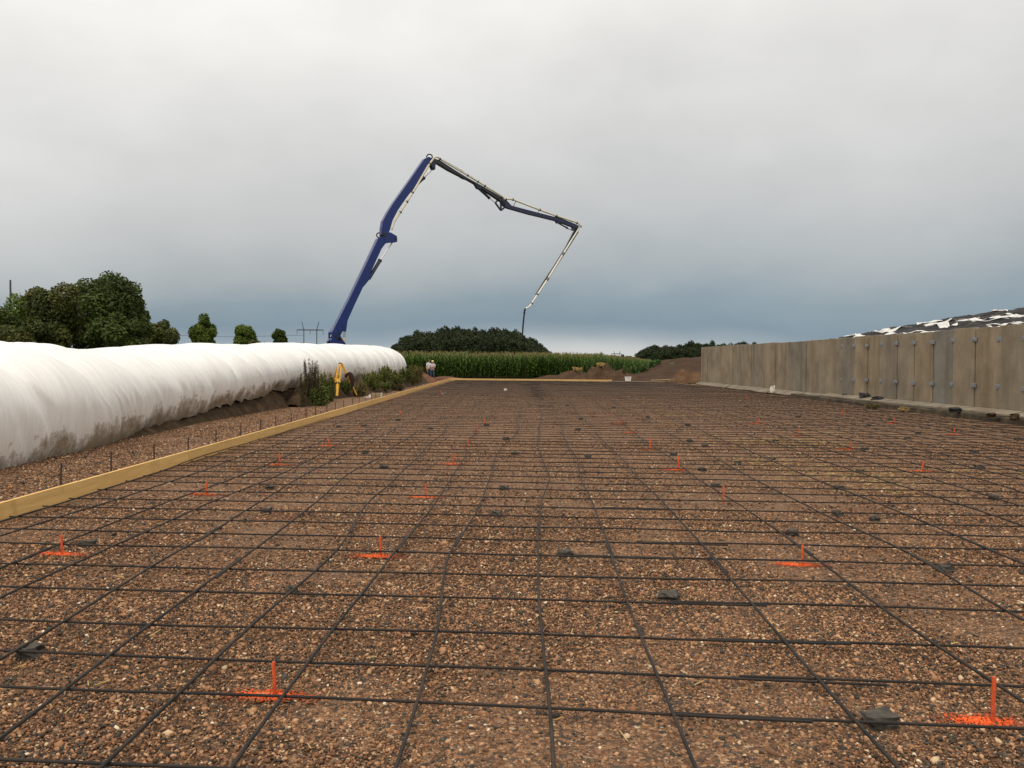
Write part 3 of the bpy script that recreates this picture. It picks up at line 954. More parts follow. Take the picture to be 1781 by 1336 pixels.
def pins():
    P = sorted(((gnd(x, y), h, w_, x) for x, y, h, w_ in PINS), key=lambda q: q[0].y)
    cnt = {}
    for p, h, wl, px in P:
        hh = max(0.15, min(0.26, h * p.y / F))
        zn = 'left' if px < 700 else 'middle' if px < 1110 else 'right'
        c = cnt.get(zn, 0)
        cnt[zn] = c + 1
        lb = f'orange painted steel grade pin, {ORD[c]} in the {zn} third of the slab'
        r_ = 0.0095 if p.y < 12 else 0.012
        o = MB().tube([(0, 0, -0.02), (random.uniform(-.004, .004), 0, hh * 0.5), (random.uniform(-.008, .008), 0, hh - 0.008), (0, 0, hh)], [r_, r_, r_, r_ * 0.8], 8).build('grade_pin', M['orange'])
        o.location = (p.x, p.y, 0)
        tag(o, lb, 'grade pin', 'orange grade pins')
        if wl == 0: continue
        rg = np.random.default_rng(int(px))
        n = {1: 170, 2: 620}[wl]
        sp = {1: 0.11, 2: 0.10}[wl]
        ex = rg.normal(0, sp, n) + (rg.random(n) < .22) * 0.17
        ey = rg.normal(0, 0.036, n)
        ex = np.clip(ex, -2.0 * sp, 2.6 * sp); ey = np.clip(ey, -.07, .07)
        cx = p.x - 0.05; cy = p.y + 0.01
        X = cx + ex; Y = cy + ey - 0.08 * ex
        s = 0.0035 + 0.008 * rg.random(n) ** 2
        if p.y > 9: s = s * 1.2
        Q = np.stack([X, Y, 0.004 + s * 0.25], -1)
        dens = np.exp(-(ex / (1.3 * sp)) ** 2 - (ey / 0.05) ** 2)
        tone = np.clip(dens * 0.9 + 0.45 * (rg.random(n) - .45), 0, 1) * (1.0 if wl == 2 else 0.9)
        m = link('painted_gravel', pebbles('painted_gravel', Q, s, M['spray'], tone, 0.5, 0.3, rg))
        tag(m, f'orange paint on the gravel around the {ORD[c]} pin of the {zn} third', 'paint mark', 'orange paint marks on the gravel', 'thing')
pins()


def straw():
    rg = np.random.default_rng(77)
    cs = []
    for (px, py, wx, wy, n) in [(1340, 769, 1.3, .45, 450), (1385, 772, 1.0, .4, 250), (1335, 806, .8, .4, 320), (1470, 826, 1.1, .4, 520), (1540, 842, .9, .35, 300), (1190, 722, 1.0, .6, 260),
                                (1430, 756, 1.2, .6, 260), (1660, 822, .9, .3, 260), (1530, 860, .8, .3, 150), (1290, 700, 1.8, 1.0, 120), (1240, 677, 1.5, .6, 60)]:
        p = gnd(px, py)
        cs.append(np.stack([rg.normal(p.x, wx * .6, n), rg.normal(p.y, wy, n)], -1))
    nn = 160
    d = 3 + 9 * rg.random(nn)
    cs.append(np.stack([(rg.random(nn) * 1.25 - .6) * d, d], -1))
    C = np.concatenate(cs)
    n = len(C)
    L = 0.03 + 0.09 * rg.random(n)
    a = rg.random(n) * np.pi
    wv = 0.002 + 0.0012 * np.clip(C[:, 1] / 9, 0.5, 3.5)
    dx, dy = np.cos(a) * L / 2, np.sin(a) * L / 2
    nx, ny = -np.sin(a) * wv, np.cos(a) * wv
    z0 = 0.014 + 0.02 * rg.random(n); z1 = z0 + (rg.random(n) - .5) * 0.02
    V = np.stack([np.stack([C[:, 0] - dx - nx, C[:, 1] - dy - ny, z0], -1), np.stack([C[:, 0] + dx - nx, C[:, 1] + dy - ny, z1], -1),
                  np.stack([C[:, 0] + dx + nx, C[:, 1] + dy + ny, z1 + .002], -1), np.stack([C[:, 0] - dx + nx, C[:, 1] - dy + ny, z0 + .002], -1)], 1)
    Fc = np.arange(4 * n).reshape(n, 4)
    o = link('straw', np_mesh('straw', V, Fc, M['straw'], {'rnd': np.repeat(rg.random(n), 4)}))
    tag(o, 'loose yellow straw strewn on the gravel', 'straw', None, 'stuff')
straw()

# ---------------------------------------------------------------- concrete bunker wall
def panel(y0, y1, base, top, tone, toe, label, brackets, name='wall_panel', xo=0.0):
    wd = y1 - y0 - 0.045
    X = 14.5 + xo
    o = empty(name, (X, y0, base), label, 'wall panel', 'precast panels of the right wall')
    st = MB()
    a, b = 0.0225, wd + 0.0225
    # stem: thick at the foot, thinner at the top
    pr = [(0, toe), (0.0, top - base), (0.15, top - base), (0.24, toe)]
    vs = [(x, yy, z) for yy in (a, b) for x, z in pr]
    st.add(vs, [(0, 1, 2, 3), (7, 6, 5, 4), (0, 4, 5, 1), (1, 5, 6, 2), (2, 6, 7, 3), (3, 7, 4, 0)])
    s = st.build('stem', M['concrete'], o, 0.012, keep=False)
    s['tone'] = tone
    ft = MB()
    e_ = -0.46 + random.uniform(-.05, .05)
    pr = [(e_, 0.0), (e_, 0.05 + random.uniform(0, .03)), (0.0, toe), (0.3, toe), (0.3, 0.0)]
    vs = [(x, yy, z) for yy in (a + .012, b - .012) for x, z in pr]
    ft.add(vs, [(0, 1, 2, 3, 4), (9, 8, 7, 6, 5), (0, 5, 6, 1), (1, 6, 7, 2), (2, 7, 8, 3), (3, 8, 9, 4), (4, 9, 5, 0)])
    f = ft.build('toe', M['concrete'], o, 0.01, keep=False)
    f['tone'] = 0.35 + 0.3 * random.random()
    if brackets:
        for z in (0.98 + random.uniform(-.02, .02), 2.42 + random.uniform(-.02, .02)):
            mb = MB().box((-0.022, 0, z - base), (0.040, 0.25, 0.125))
            for by in (-0.07, 0.07): mb.tube([(-0.04, by, z - base), (-0.062, by, z - base)], 0.018, 6)
            mb.build('bracket_plate', M['steel'], o, 0.004, keep=False)
    return o


def wall():
    # bracketed row, nearest first
    ys = [37.75]
    while ys[-1] > 12: ys.append(ys[-1] - 1.305)
    tones = {25.0: 0}
    grey = {2: .95, 3: .1, 4: .05, 5: .7, 6: .45, 7: .1, 8: .95, 9: .3, 10: .2}
    for k in range(len(ys) - 1):
        y1, y0 = ys[k], ys[k + 1]
        # k counts from the far end of the bracketed row
        tn = {0: .35, 1: .8, 2: .1, 3: .15, 4: .6, 5: .35, 6: .12, 7: .95, 8: .22, 9: .1, 10: .4}.get(k, random.random() * .6)
        if k < 11:
            lb = f'{"grey" if tn > .55 else "tan"} wall panel with joint plates, {NTH[k]} of the plated row from its far end'
        else:
            lb = 'concrete wall panel with joint plates, past the right edge of the picture'
        panel(y0, y1, 0.17, 2.79 + random.uniform(-.02, .02), tn, 0.16, lb, True, xo=random.uniform(-.03, .03))
    # plain row toward the far end
    js = [37.76, 41.0, 43.4, 45.8, 48.1, 50.5, 52.6, 54.7, 58.2, 61.7, 63.8]
    for k in range(len(js) - 1):
        tn = [.25, .75, .3, .2, .55, .3, .5, .2, .3, .35][k]
        panel(js[k], js[k + 1], 0.02, 2.78 + 0.012 * k + random.uniform(-.015, .015), tn, 0.24, f'plain weathered concrete wall panel, {NTH[k]} beyond the plated row', False, xo=[0.05, 0.0, .06, .02, .07, .03, .06, .02, .05, .03][k])
    # old slab edge in front of the plated row
    g_ = noise1(61)
    yv = 9.0
    k = 0
    while yv < 40.5:
        y2 = min(yv + 4.6, 41.2)
        mb = MB()
        n = 24
        vs = []
        for j in range(n + 1):
            y = yv + 0.01 + (y2 - yv - 0.02) * j / n
            e = 13.86 + 0.035 * float(g_(y * 2.1)) + 0.02 * float(g_(y * 7))
            h = 0.165 + 0.02 * float(g_(y * 1.3 + 40))
            vs += [(e, y, -0.06), (e + 0.01, y, h - 0.025), (e + 0.05, y, h), (15.0, y, 0.168), (15.0, y, -0.06)]
        fs = []
        for j in range(n):
            for q in range(5):
                fs.append((j * 5 + q, j * 5 + (q + 1) % 5, (j + 1) * 5 + (q + 1) % 5, (j + 1) * 5 + q))
        fs += [(4, 3, 2, 1, 0), tuple(n * 5 + q for q in range(5))]
        mb.add(vs, fs)
        o = mb.build('concrete_curb', M['darkhole'])
        tag(o, f'dark damp concrete slab edge below the plated panels, {NTH[k]} length from the near end', 'curb', 'old slab edge along the right wall')
        yv = y2
        k += 1
wall()


def heap():
    nn, n3 = noise2(71), noise2(72)
    def hz(x, y):
        top = 3.9 - 0.55 * smooth01((y - 30) / 24)
        f = smooth01((x - 14.7) / 6.5)
        z = 2.62 + (top - 2.62) * (0.45 * np.clip((x - 14.7) / 6, 0, 1) + 0.55 * f)
        z = np.where(x > 22, z - 0.06 * (x - 22), z)
        endk = smooth01((54 - y) / 13)
        z = 2.55 + (z - 2.55) * endk - (1 - endk) * 0.8
        rid = (1 - np.abs(nn(x * 1.5 + 0.25 * y, y * 0.33)))
        rid2 = (1 - np.abs(n3(x * 3.4 - 0.3 * y, y * 0.8)))
        return z + 0.26 * (rid - .5) + 0.11 * (rid2 - .5)
    root = empty('silage_heap', (18, 30, 0), 'sloping silage heap under torn black and white plastic behind the right wall', 'silage heap')
    xs, ys = np.arange(14.74, 27, 0.12), np.arange(8, 57, 0.16)
    c = link('plastic_cover', grid_mesh('plastic_cover', xs, ys, hz, M['sheet']), root)
    # silage body under the cover
    X0, X1 = 14.78, 26.9
    mb = MB()
    for a_, b_ in ((8.1, 20), (20, 32), (32, 44)):
        pr = [(X0, 0.0), (X0, 2.5), (18, 2.9), (22, 3.1), (X1, 2.7), (X1, 0.0)]
        vs = [(x, y, z) for y in (a_, b_) for x, z in pr]
        mb.add(vs, [(0, 1, 2, 3, 4, 5), (11, 10, 9, 8, 7, 6)] + [(i, i + 6, (i + 1) % 6 + 6, (i + 1) % 6) for i in range(6)])
    mb.build('silage_body', M['silage'], root)
    # torn white flaps lying over the black sheet
    rg = np.random.default_rng(9)
    for k in range(64):
        y = 13 + 38 * rg.random()
        x = 14.95 + 5.4 * rg.random() ** 1.0
        L = 1.2 + 3.2 * rg.random(); W = 0.06 + 0.13 * rg.random()
        if x > 19.4 and rg.random() < .4: continue
        nu, nv = 26, 7
        U, Vv = np.meshgrid(np.linspace(0, 1, nu), np.linspace(-1, 1, nv), indexing='ij')
        f1, f2 = noise1(900 + k), noise1(1200 + k)
        wdt = W * (np.sin(np.pi * np.clip(U * 1.02 + .01, 0, 1)) ** 0.6) * (0.6 + 0.5 * f1(U * 5))
        sk = rg.uniform(-.25, .25)
        yy = y + (U - .5) * L + 0.1 * f2(U * 4)
        xx = x + Vv * wdt + sk * (U - .5) * L + 0.14 * f1(U * 3 + 9)
        xx = np.clip(xx, 14.76, 26)
        zz = hz(xx, yy) + 0.02 + 0.035 * np.abs(f2(U * 6 + Vv)) 
        V = np.stack([xx, yy, zz], -1).reshape(-1, 3)
        i = np.arange(nu * nv).reshape(nu, nv)
        Fc = np.stack([i[:-1, :-1], i[1:, :-1], i[1:, 1:], i[:-1, 1:]], -1).reshape(-1, 4)
        o = link('torn_flap', np_mesh('torn_flap', V, Fc, M['whitesheet'], None, True), root)
        sd = o.modifiers.new('solid', 'SOLIDIFY'); sd.thickness = 0.006
heap()


def scrap(name, px, py, z, size, m, label, cat, seed, jit=0.5):
    p = gnd(px, py, z)
    o = link(name, rock_mesh(name, size, m, seed, jit))
    o.location = p + Vector((0, 0, size[2] * 0.42))
    o.rotation_euler = (0, 0, seed * 0.7)
    tag(o, label, cat)


scrap('plastic_scrap', 1474, 692, 0.18, (0.25, 0.4, 0.16), M['rubber'], 'crumpled black plastic scrap at the wall foot, left of the grey chunk', 'plastic scrap', 3)
scrap('concrete_chunk', 1503, 696, 0.18, (0.32, 0.45, 0.3), M['tarmac'], 'dark grey block-like chunk lying on the old slab edge at the wall foot', 'chunk', 4, 0.3)
scrap('plastic_scrap', 1527, 699, 0.18, (0.2, 0.35, 0.2), M['rubber'], 'small black plastic scrap at the wall foot, right of the grey chunk', 'plastic scrap', 5)
scrap('plastic_scrap', 1662, 716, 0.18, (0.18, 0.28, 0.12), M['rubber'], 'flat black plastic scrap on the slab edge below the near wall panels', 'plastic scrap', 6)
scrap('white_rag', 1344, 681, 0.15, (0.12, 0.2, 0.3), M['offwhite'], 'small white crumpled rag on the toe of the plain wall row', 'rag', 7, 0.5)
scrap('soil_clod', 1724, 724, 0.17, (0.2, 0.3, 0.09), M['bank'], 'brown soil clod on the slab edge near the right border', 'clod', 8)
scrap('soil_clod', 1764, 729, 0.17, (0.16, 0.22, 0.15), M['bank'], 'taller brown soil clod at the right border of the slab edge', 'clod', 9)
scrap('white_cup', 879, 680, 0.0, (0.13, 0.13, 0.14), M['white'], 'small white lump lying alone on the far middle of the mat', 'litter', 10, 0.25)
scrap('white_rag', 772, 685, 0.0, (0.2, 0.2, 0.05), M['offwhite'], 'flat white scrap on the far left of the mat beside a pin', 'rag', 11)


# ---------------------------------------------------------------- foliage
def leaf_cards(C, N, size, asp, rg):
    n = len(C)
    N = N / (np.linalg.norm(N, axis=1, keepdims=True) + 1e-9)
    r_ = rg.normal(size=(n, 3))
    A = np.cross(N, r_); A /= (np.linalg.norm(A, axis=1, keepdims=True) + 1e-9)
    B = np.cross(N, A)
    s = (size * (0.55 + 0.9 * rg.random(n)))[:, None]
    V = np.stack([C - A * s, C - B * s * asp + N * s * .15, C + A * s, C + B * s * asp + N * s * .1], 1)
    return V.reshape(-1, 3), np.arange(4 * n).reshape(n, 4)


def crown_mesh(name, m, seed, rx, rz, n, size, lobes=16, base_z=0.0, asp=0.55, low=-0.8):
    rg = np.random.default_rng(seed)
    d = rg.normal(size=(lobes, 3)); d /= np.linalg.norm(d, axis=1, keepdims=True)
    d[:, 2] = np.clip(d[:, 2] * 0.95 + 0.12, low, 1)
    rad = 0.48 + 0.36 * rg.random(lobes)
    Cl = d * rad[:, None]
    lr = 0.22 + 0.20 * rg.random(lobes)
    Cl = np.concatenate([Cl, np.zeros((1, 3))]); lr = np.append(lr, 0.5)
    wts = lr ** 2 / np.sum(lr ** 2)
    li = rg.choice(lobes + 1, n, p=wts)
    u = rg.normal(size=(n, 3)); u /= np.linalg.norm(u, axis=1, keepdims=True)
    u[:, 2] = u[:, 2] * 0.85 + 0.12
    rr = lr[li] * (0.72 + 0.36 * rg.random(n) ** 1.2)
    P = Cl[li] + u * rr[:, None]
    P[:, 2] = np.maximum(P[:, 2], -0.86 + 0.1 * rg.random(n))
    P = P * np.array([rx, rx, rz]) + np.array([0, 0, base_z])
    N = u + 0.75 * rg.normal(size=(n, 3))
    V, Fc = leaf_cards(P, N, size, asp, rg)
    tone = np.clip(0.5 * rg.random(lobes + 1)[li] + 0.5 * rg.random(n), 0, 1)
    return np_mesh(name, V, Fc, m, {'rnd': np.repeat(tone, 4)})


def trunk_mb(h, r, seed, limbs=6, spread=2.0, top=0.8):
    rg = random.Random(seed)
    mb = MB()
    pts = [(0, 0, -0.2)] + [(rg.uniform(-.1, .1) * i, rg.uniform(-.1, .1) * i, h * top * i / 4) for i in range(1, 5)]
    mb.tube(pts, [r * 1.2, r, r * .8, r * .55, r * .25], 8)
    for k in range(limbs):
        z = h * (0.22 + 0.45 * rg.random())
        a = rg.uniform(0, 6.28)
        s = spread * rg.uniform(.5, .9)
        mb.tube([(0, 0, z), (math.cos(a) * s * .5, math.sin(a) * s * .5, z + s * .45), (math.cos(a) * s, math.sin(a) * s, z + s * .8)], [r * .45, r * .3, r * .1], 6)
    return mb


def tree(name, label, px, ptop, d, rx_px, m, n, size, seed, base_frac=0.25, lobes=18, group=None, zbase=0.0, cat='tree', asp=0.55):
    top = at(px, ptop, d)
    h = top.z - zbase
    rx = rx_px * 1.15 * d / F
    zc = h * (1 + base_frac) / 2
    rz = h * (1 - base_frac) / 2
    o = empty(name, (top.x, d, zbase), label, cat, group)
    t = link('trunk', trunk_mb(h, max(.12, h * .022), seed, 7, rx * .7).mesh('trunk', M['bark']), o, False)
    c = link('crown', crown_mesh('crown', m, seed, rx, rz, n, size, lobes, zc, asp), o, False)
    return o


def left_trees():
    d = 100
    tree('broadleaf_tree', 'tallest dark green tree of the left clump behind the white bag', 172, 466, d, 68, M['leaf_big'], 26000, 0.20, 201, 0.0, 30)
    tree('broadleaf_tree', 'dark green tree at the right side of the left clump, lower than the tallest', 222, 500, d + 3, 36, M['leaf_big'], 13000, 0.20, 202, 0.0, 18)
    tree('broadleaf_tree', 'olive brown rounded tree in front of the tallest tree of the left clump', 92, 502, d - 8, 52, M['leaf_olive'], 15000, 0.19, 203, 0.0, 20)
    tree('broadleaf_tree', 'green tree of the left clump between the thin pole and the olive tree', 45, 499, d + 6, 42, M['leaf_mid'], 12000, 0.20, 204, 0.0, 18)
    tree('broadleaf_tree', 'green tree top at the left border behind the white bag', -12, 530, d + 2, 42, M['leaf_big'], 8000, 0.20, 205, 0.0, 14)
    tree('low_tree', 'low olive tree at the right foot of the left clump', 272, 559, d - 4, 32, M['leaf_olive'], 7000, 0.19, 206, 0.0, 14)
    tree('low_tree', 'low dark green tree under the tallest tree, behind the bag', 205, 540, d - 10, 45, M['leaf_big'], 8000, 0.20, 207, 0.0, 14)
    tree('low_tree', 'low dark olive tree under the olive brown tree at the left', 30, 552, d - 12, 50, M['leaf_olive'], 8000, 0.2, 208, 0.0, 14)
    tree('lone_tree', 'lone light green round tree standing right of the left clump', 357, 550, 115, 21, M['leaf_mid'], 11000, 0.17, 211, 0.28, 34)
    tree('lone_tree', 'lone domed tree between the round light green tree and the smallest tree', 424, 565, 130, 19, M['leaf_mid'], 7000, 0.2, 212, 0.28, 34)
    tree('lone_tree', 'smallest lone dark tree left of the power line frame', 486, 572, 150, 11.5, M['leaf_big'], 3500, 0.22, 213, 0.5, 34)
    tree('low_shrub', 'low olive shrub touching the right side of the domed lone tree', 447, 588, 126, 15, M['leaf_olive'], 1800, 0.2, 214, 0.0, 10, cat='shrub')
    tree('low_shrub', 'low shrub above the bag, right of the smallest lone tree', 506, 591, 140, 9, M['leaf_olive'], 900, 0.2, 215, 0.0, 10, cat='shrub')
left_trees()


def woods():
    protos = []
    for s in range(7):
        protos.append((trunk_mb(10, .25, 400 + s, 5, 3).mesh('trunk', M['bark']), crown_mesh('crown', M['leaf_wood'], 420 + s, 1, 1, 3600, 0.075, 22, 0.0, 0.6)))

    def put(px, ptop, d, rpx, label, group, k, name='wood_tree'):
        top = at(px, ptop, d)
        h = top.z
        r_ = rpx * d / F
        o = empty(name, (top.x, d, 0), label, 'tree', group)
        tm, cm = protos[k % 7]
        t = link('trunk', tm, o, False); t.scale = (1, 1, h / 10)
        c = link('crown', cm, o, False); c.scale = (r_, r_, h * .52); c.location = (0, 0, h * .5)
        c.rotation_euler = (0, 0, random.uniform(0, 6.28))
    rg = random.Random(5)
    k = 0
    # outline of the middle wood: (px, top py)
    ox = [690, 700, 715, 735, 760, 790, 815, 845, 870, 895, 915, 930, 944]
    oy = [604, 592, 582, 577, 573, 573, 572, 571, 574, 577, 583, 592, 604]
    for row, (dd, dn) in enumerate(((430, 0), (415, 3), (400, 8), (388, 14))):
        px = 693 + row * 4
        while px < 944 - row * 2:
            tp = np.interp(px, ox, oy) + dn + rg.uniform(-1.5, 3)
            tp = min(tp, 606)
            put(px, tp, dd + rg.uniform(-5, 5), rg.uniform(16, 23), 'dark tree in the domed wood behind the cornfield', 'trees of the middle wood', k)
            px += rg.uniform(9, 15)
            k += 1
    ox = [1112, 1122, 1140, 1160, 1200, 1250, 1300, 1360]
    oy = [616, 605, 600, 601, 597, 597, 598, 600]
    for row, (dd, dn) in enumerate(((560, 0), (540, 4), (525, 9))):
        px = 1118 + row * 3
        while px < 1380:
            tp = min(np.interp(px, ox, oy) + dn + rg.uniform(-1.5, 3), 622)
            put(px, tp, dd + rg.uniform(-5, 5), rg.uniform(13, 18), 'dark tree in the wood behind the right wall', 'trees of the right wood', k)
            px += rg.uniform(8, 13)
            k += 1
    px = 1052
    while px < 1125:
        put(px, 619 + rg.uniform(-1.5, 2), 900, rg.uniform(7, 11), 'tiny dark tree on the far horizon between the two woods', 'trees on the far horizon', k)
        px += rg.uniform(6, 9)
        k += 1
woods()


# ---------------------------------------------------------------- corn
def corn_plant(seed):
    """arrays V, F, rnd of one corn plant, 2.55 m tall"""
    rg = random.Random(seed)
    V, Fc, A = [], [], []
    def strip(pts, ws, side, tone):
        b = len(V)
        for p, w_ in zip(pts, ws):
            V.append(tuple(p - side * w_)); V.append(tuple(p + side * w_))
            A.extend([tone, tone])
        for i in range(len(pts) - 1):
            Fc.append((b + 2 * i, b + 2 * i + 1, b + 2 * i + 3, b + 2 * i + 2))
    h = 2.2 + rg.uniform(-.12, .12)
    for a in (0, 1.57):
        s = Vector((math.cos(a), math.sin(a), 0))
        strip([Vector((0, 0, 0)), Vector((rg.uniform(-.02, .02), 0, h * .5)), Vector((rg.uniform(-.04, .04), rg.uniform(-.04, .04), h))], [.016, .014, .007], s, 0.85)
    az = rg.uniform(0, 6.28)
    for k in range(13):
        z = 0.18 + (h - 0.15) * k / 12.5
        a = az + (k % 2) * math.pi + rg.uniform(-.5, .5)
        d = Vector((math.cos(a), math.sin(a), 0))
        s = Vector((-math.sin(a), math.cos(a), 0))
        L = rg.uniform(.55, .8) * (0.65 if k > 10 else 1) * (0.7 if k < 2 else 1)
        up = rg.uniform(.38, .62) * L
        c0 = Vector((0, 0, z))
        pts = [c0, c0 + d * L * .25 + Vector((0, 0, up * .75)), c0 + d * L * .55 + Vector((0, 0, up)), c0 + d * L * .82 + Vector((0, 0, up * .72)), c0 + d * L + Vector((0, 0, up * .25))]
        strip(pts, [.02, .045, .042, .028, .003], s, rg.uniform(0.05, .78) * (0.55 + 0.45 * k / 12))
    for k in range(7):
        a = rg.uniform(0, 6.28)
        t = rg.uniform(.05, .16) if k else 0.0
        d = Vector((math.cos(a), math.sin(a), 0))
        c0 = Vector((0, 0, h + .02))
        strip([c0, c0 + d * t + Vector((0, 0, .22)), c0 + d * t * 1.9 + Vector((0, 0, .34))], [.006, .012, .007], Vector((-d.y, d.x, 0)), rg.uniform(.9, 1))
    return np.array(V), np.array(Fc), np.array(A)


def corn():
    protos = [corn_plant(700 + i) for i in range(8)]
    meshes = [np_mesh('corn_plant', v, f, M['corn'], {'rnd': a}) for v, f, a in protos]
    rg = random.Random(3)
    # field edge seen from the slab: along the far end, then running off to the right
    edge = [Vector((-13.6, 81.0)), Vector((-8, 81.5)), Vector((1.5, 83.0)), Vector((7.2, 87)), Vector((12.0, 110)), Vector((20, 142)), Vector((33, 200)), Vector((44, 262))]
    inward = [Vector((0, 1))] * 3 + [Vector((-.75, .66))] * 5
    spots, first = [], []
    for row in range(12):
        for a, b, na, nb in zip(edge[:-1], edge[1:], inward[:-1], inward[1:]):
            L = (b - a).length
            st = 0.2 if a.y < 85 else 0.24 if a.y < 120 else 0.4
            if row > 4: st *= 1.5
            n = int(L / st)
            for i in range(n):
                t = (i + rg.random() * .6) / n
                p = a.lerp(b, t) + na.lerp(nb, t) * (row * 0.72 + rg.uniform(-.12, .12))
                e = (p.x, p.y, rg.randrange(8), rg.uniform(0, 6.28), rg.uniform(.9, 1.08))
                (first if row == 0 else spots).append(e)
    # the front-row plants that show largest stand as individuals
    first.sort(key=lambda e: (not (-13.2 < e[0]), math.hypot(e[0], e[1])))
    ind = first[:290]
    spots += first[290:]
    gz = lambda x, y: float(earth_z(np.array(x), np.array(y))) if y < 169 else float(ground_z(np.array(x), np.array(y)))
    for x, y, k, a, s in ind:
        o = link('corn_plant', meshes[k])
        o.location = (x, y, gz(x, y) - 0.05)
        o.rotation_euler = (0, 0, a); o.scale = (1.05, 1.05, s)
        tag(o, 'tall green corn plant with tan tassel in the front row of the cornfield', 'corn plant', 'front row of corn plants')
    Vs, Fs, As = [], [], []
    b = 0
    for x, y, k, a, s in spots:
        v, f, r_ = protos[k]
        c, sn = math.cos(a), math.sin(a)
        q = np.stack([v[:, 0] * c - v[:, 1] * sn, v[:, 0] * sn + v[:, 1] * c, v[:, 2] * s], -1)
        q[:, :2] *= 1.05
        q += np.array([x, y, max(0, gz(x, y)) * 0.75 - 0.05])
        Vs.append(q); Fs.append(f + b); As.append(r_)
        b += len(v)
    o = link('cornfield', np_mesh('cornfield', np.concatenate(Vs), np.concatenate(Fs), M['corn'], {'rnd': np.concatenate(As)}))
    tag(o, 'dense green cornfield behind the front row of plants', 'cornfield', 'front row of corn plants', 'stuff')
corn()


# ---------------------------------------------------------------- weeds and bushes along the bank
def weed(name, label, px, pbase, d, wpx, ptop, m, seed, n=1500, size=0.055, stems=26, group=None, spiky=False, zb=None, cat='weed'):
    rg = np.random.default_rng(seed)
    p = at(px, pbase, d)
    if zb is not None: p.z = zb
    elif p.x < -5.95 and d < 65: p.z = float(bank_z(np.array(p.x), np.array(float(d)))) - .03
    top = at(px, ptop, d).z
    h = max(.7 if d > 70 and zb is not None else .15, top - p.z)
    w_ = wpx * d / F
    o = empty(name, p, label, cat, group)
    mb = MB()
    C, N = [], []
    for k in range(stems):
        a = rg.random() * 6.28
        r0 = w_ * 0.65 * rg.random() ** .6
        lean = w_ * (0.2 + .7 * rg.random())
        hh = h * (0.45 + 0.55 * rg.random()) * (1 - .35 * r0 / w_) if not spiky else h * (0.6 + .4 * rg.random())
        b = np.array([math.cos(a) * r0, math.sin(a) * r0, 0])
        t = b + np.array([math.cos(a) * lean * .5, math.sin(a) * lean * .5, hh])
        m_ = (b + t) / 2 + np.array([0, 0, hh * .1])
        mb.tube([Vector(b), Vector(m_), Vector(t)], [.010, .008, .003], 4, False)
        q = n // stems
        u = rg.random(q) ** (0.7 if not spiky else .5)
        br = (0.05 + .30 * np.sin(np.pi * np.clip(u, 0, .97)) ** .7) * (w_ * .35 + .12)
        ang = rg.random(q) * 6.28
        base = b[None] * (1 - u[:, None]) + t[None] * u[:, None]
        off = np.stack([np.cos(ang) * br * rg.random(q), np.sin(ang) * br * rg.random(q), (rg.random(q) - .4) * .18 * hh], -1)
        C.append(base + off)
        N.append(np.stack([np.cos(ang), np.sin(ang), .7 + rg.random(q)], -1) + .6 * rg.normal(size=(q, 3)))
    mb2 = link('stems', mb.mesh('stems', M['bark']), o, False)
    C = np.concatenate(C); N = np.concatenate(N)
    C[:, 2] = np.maximum(C[:, 2], 0.02)
    V, Fc = leaf_cards(C, N, size, .32 if not spiky else .16, rg)
    link('foliage', np_mesh('foliage', V, Fc, m, {'rnd': np.repeat(np.clip(rg.random(len(C)) * .7 + .3 * rg.random(), 0, 1), 4)}), o, False)
    return o


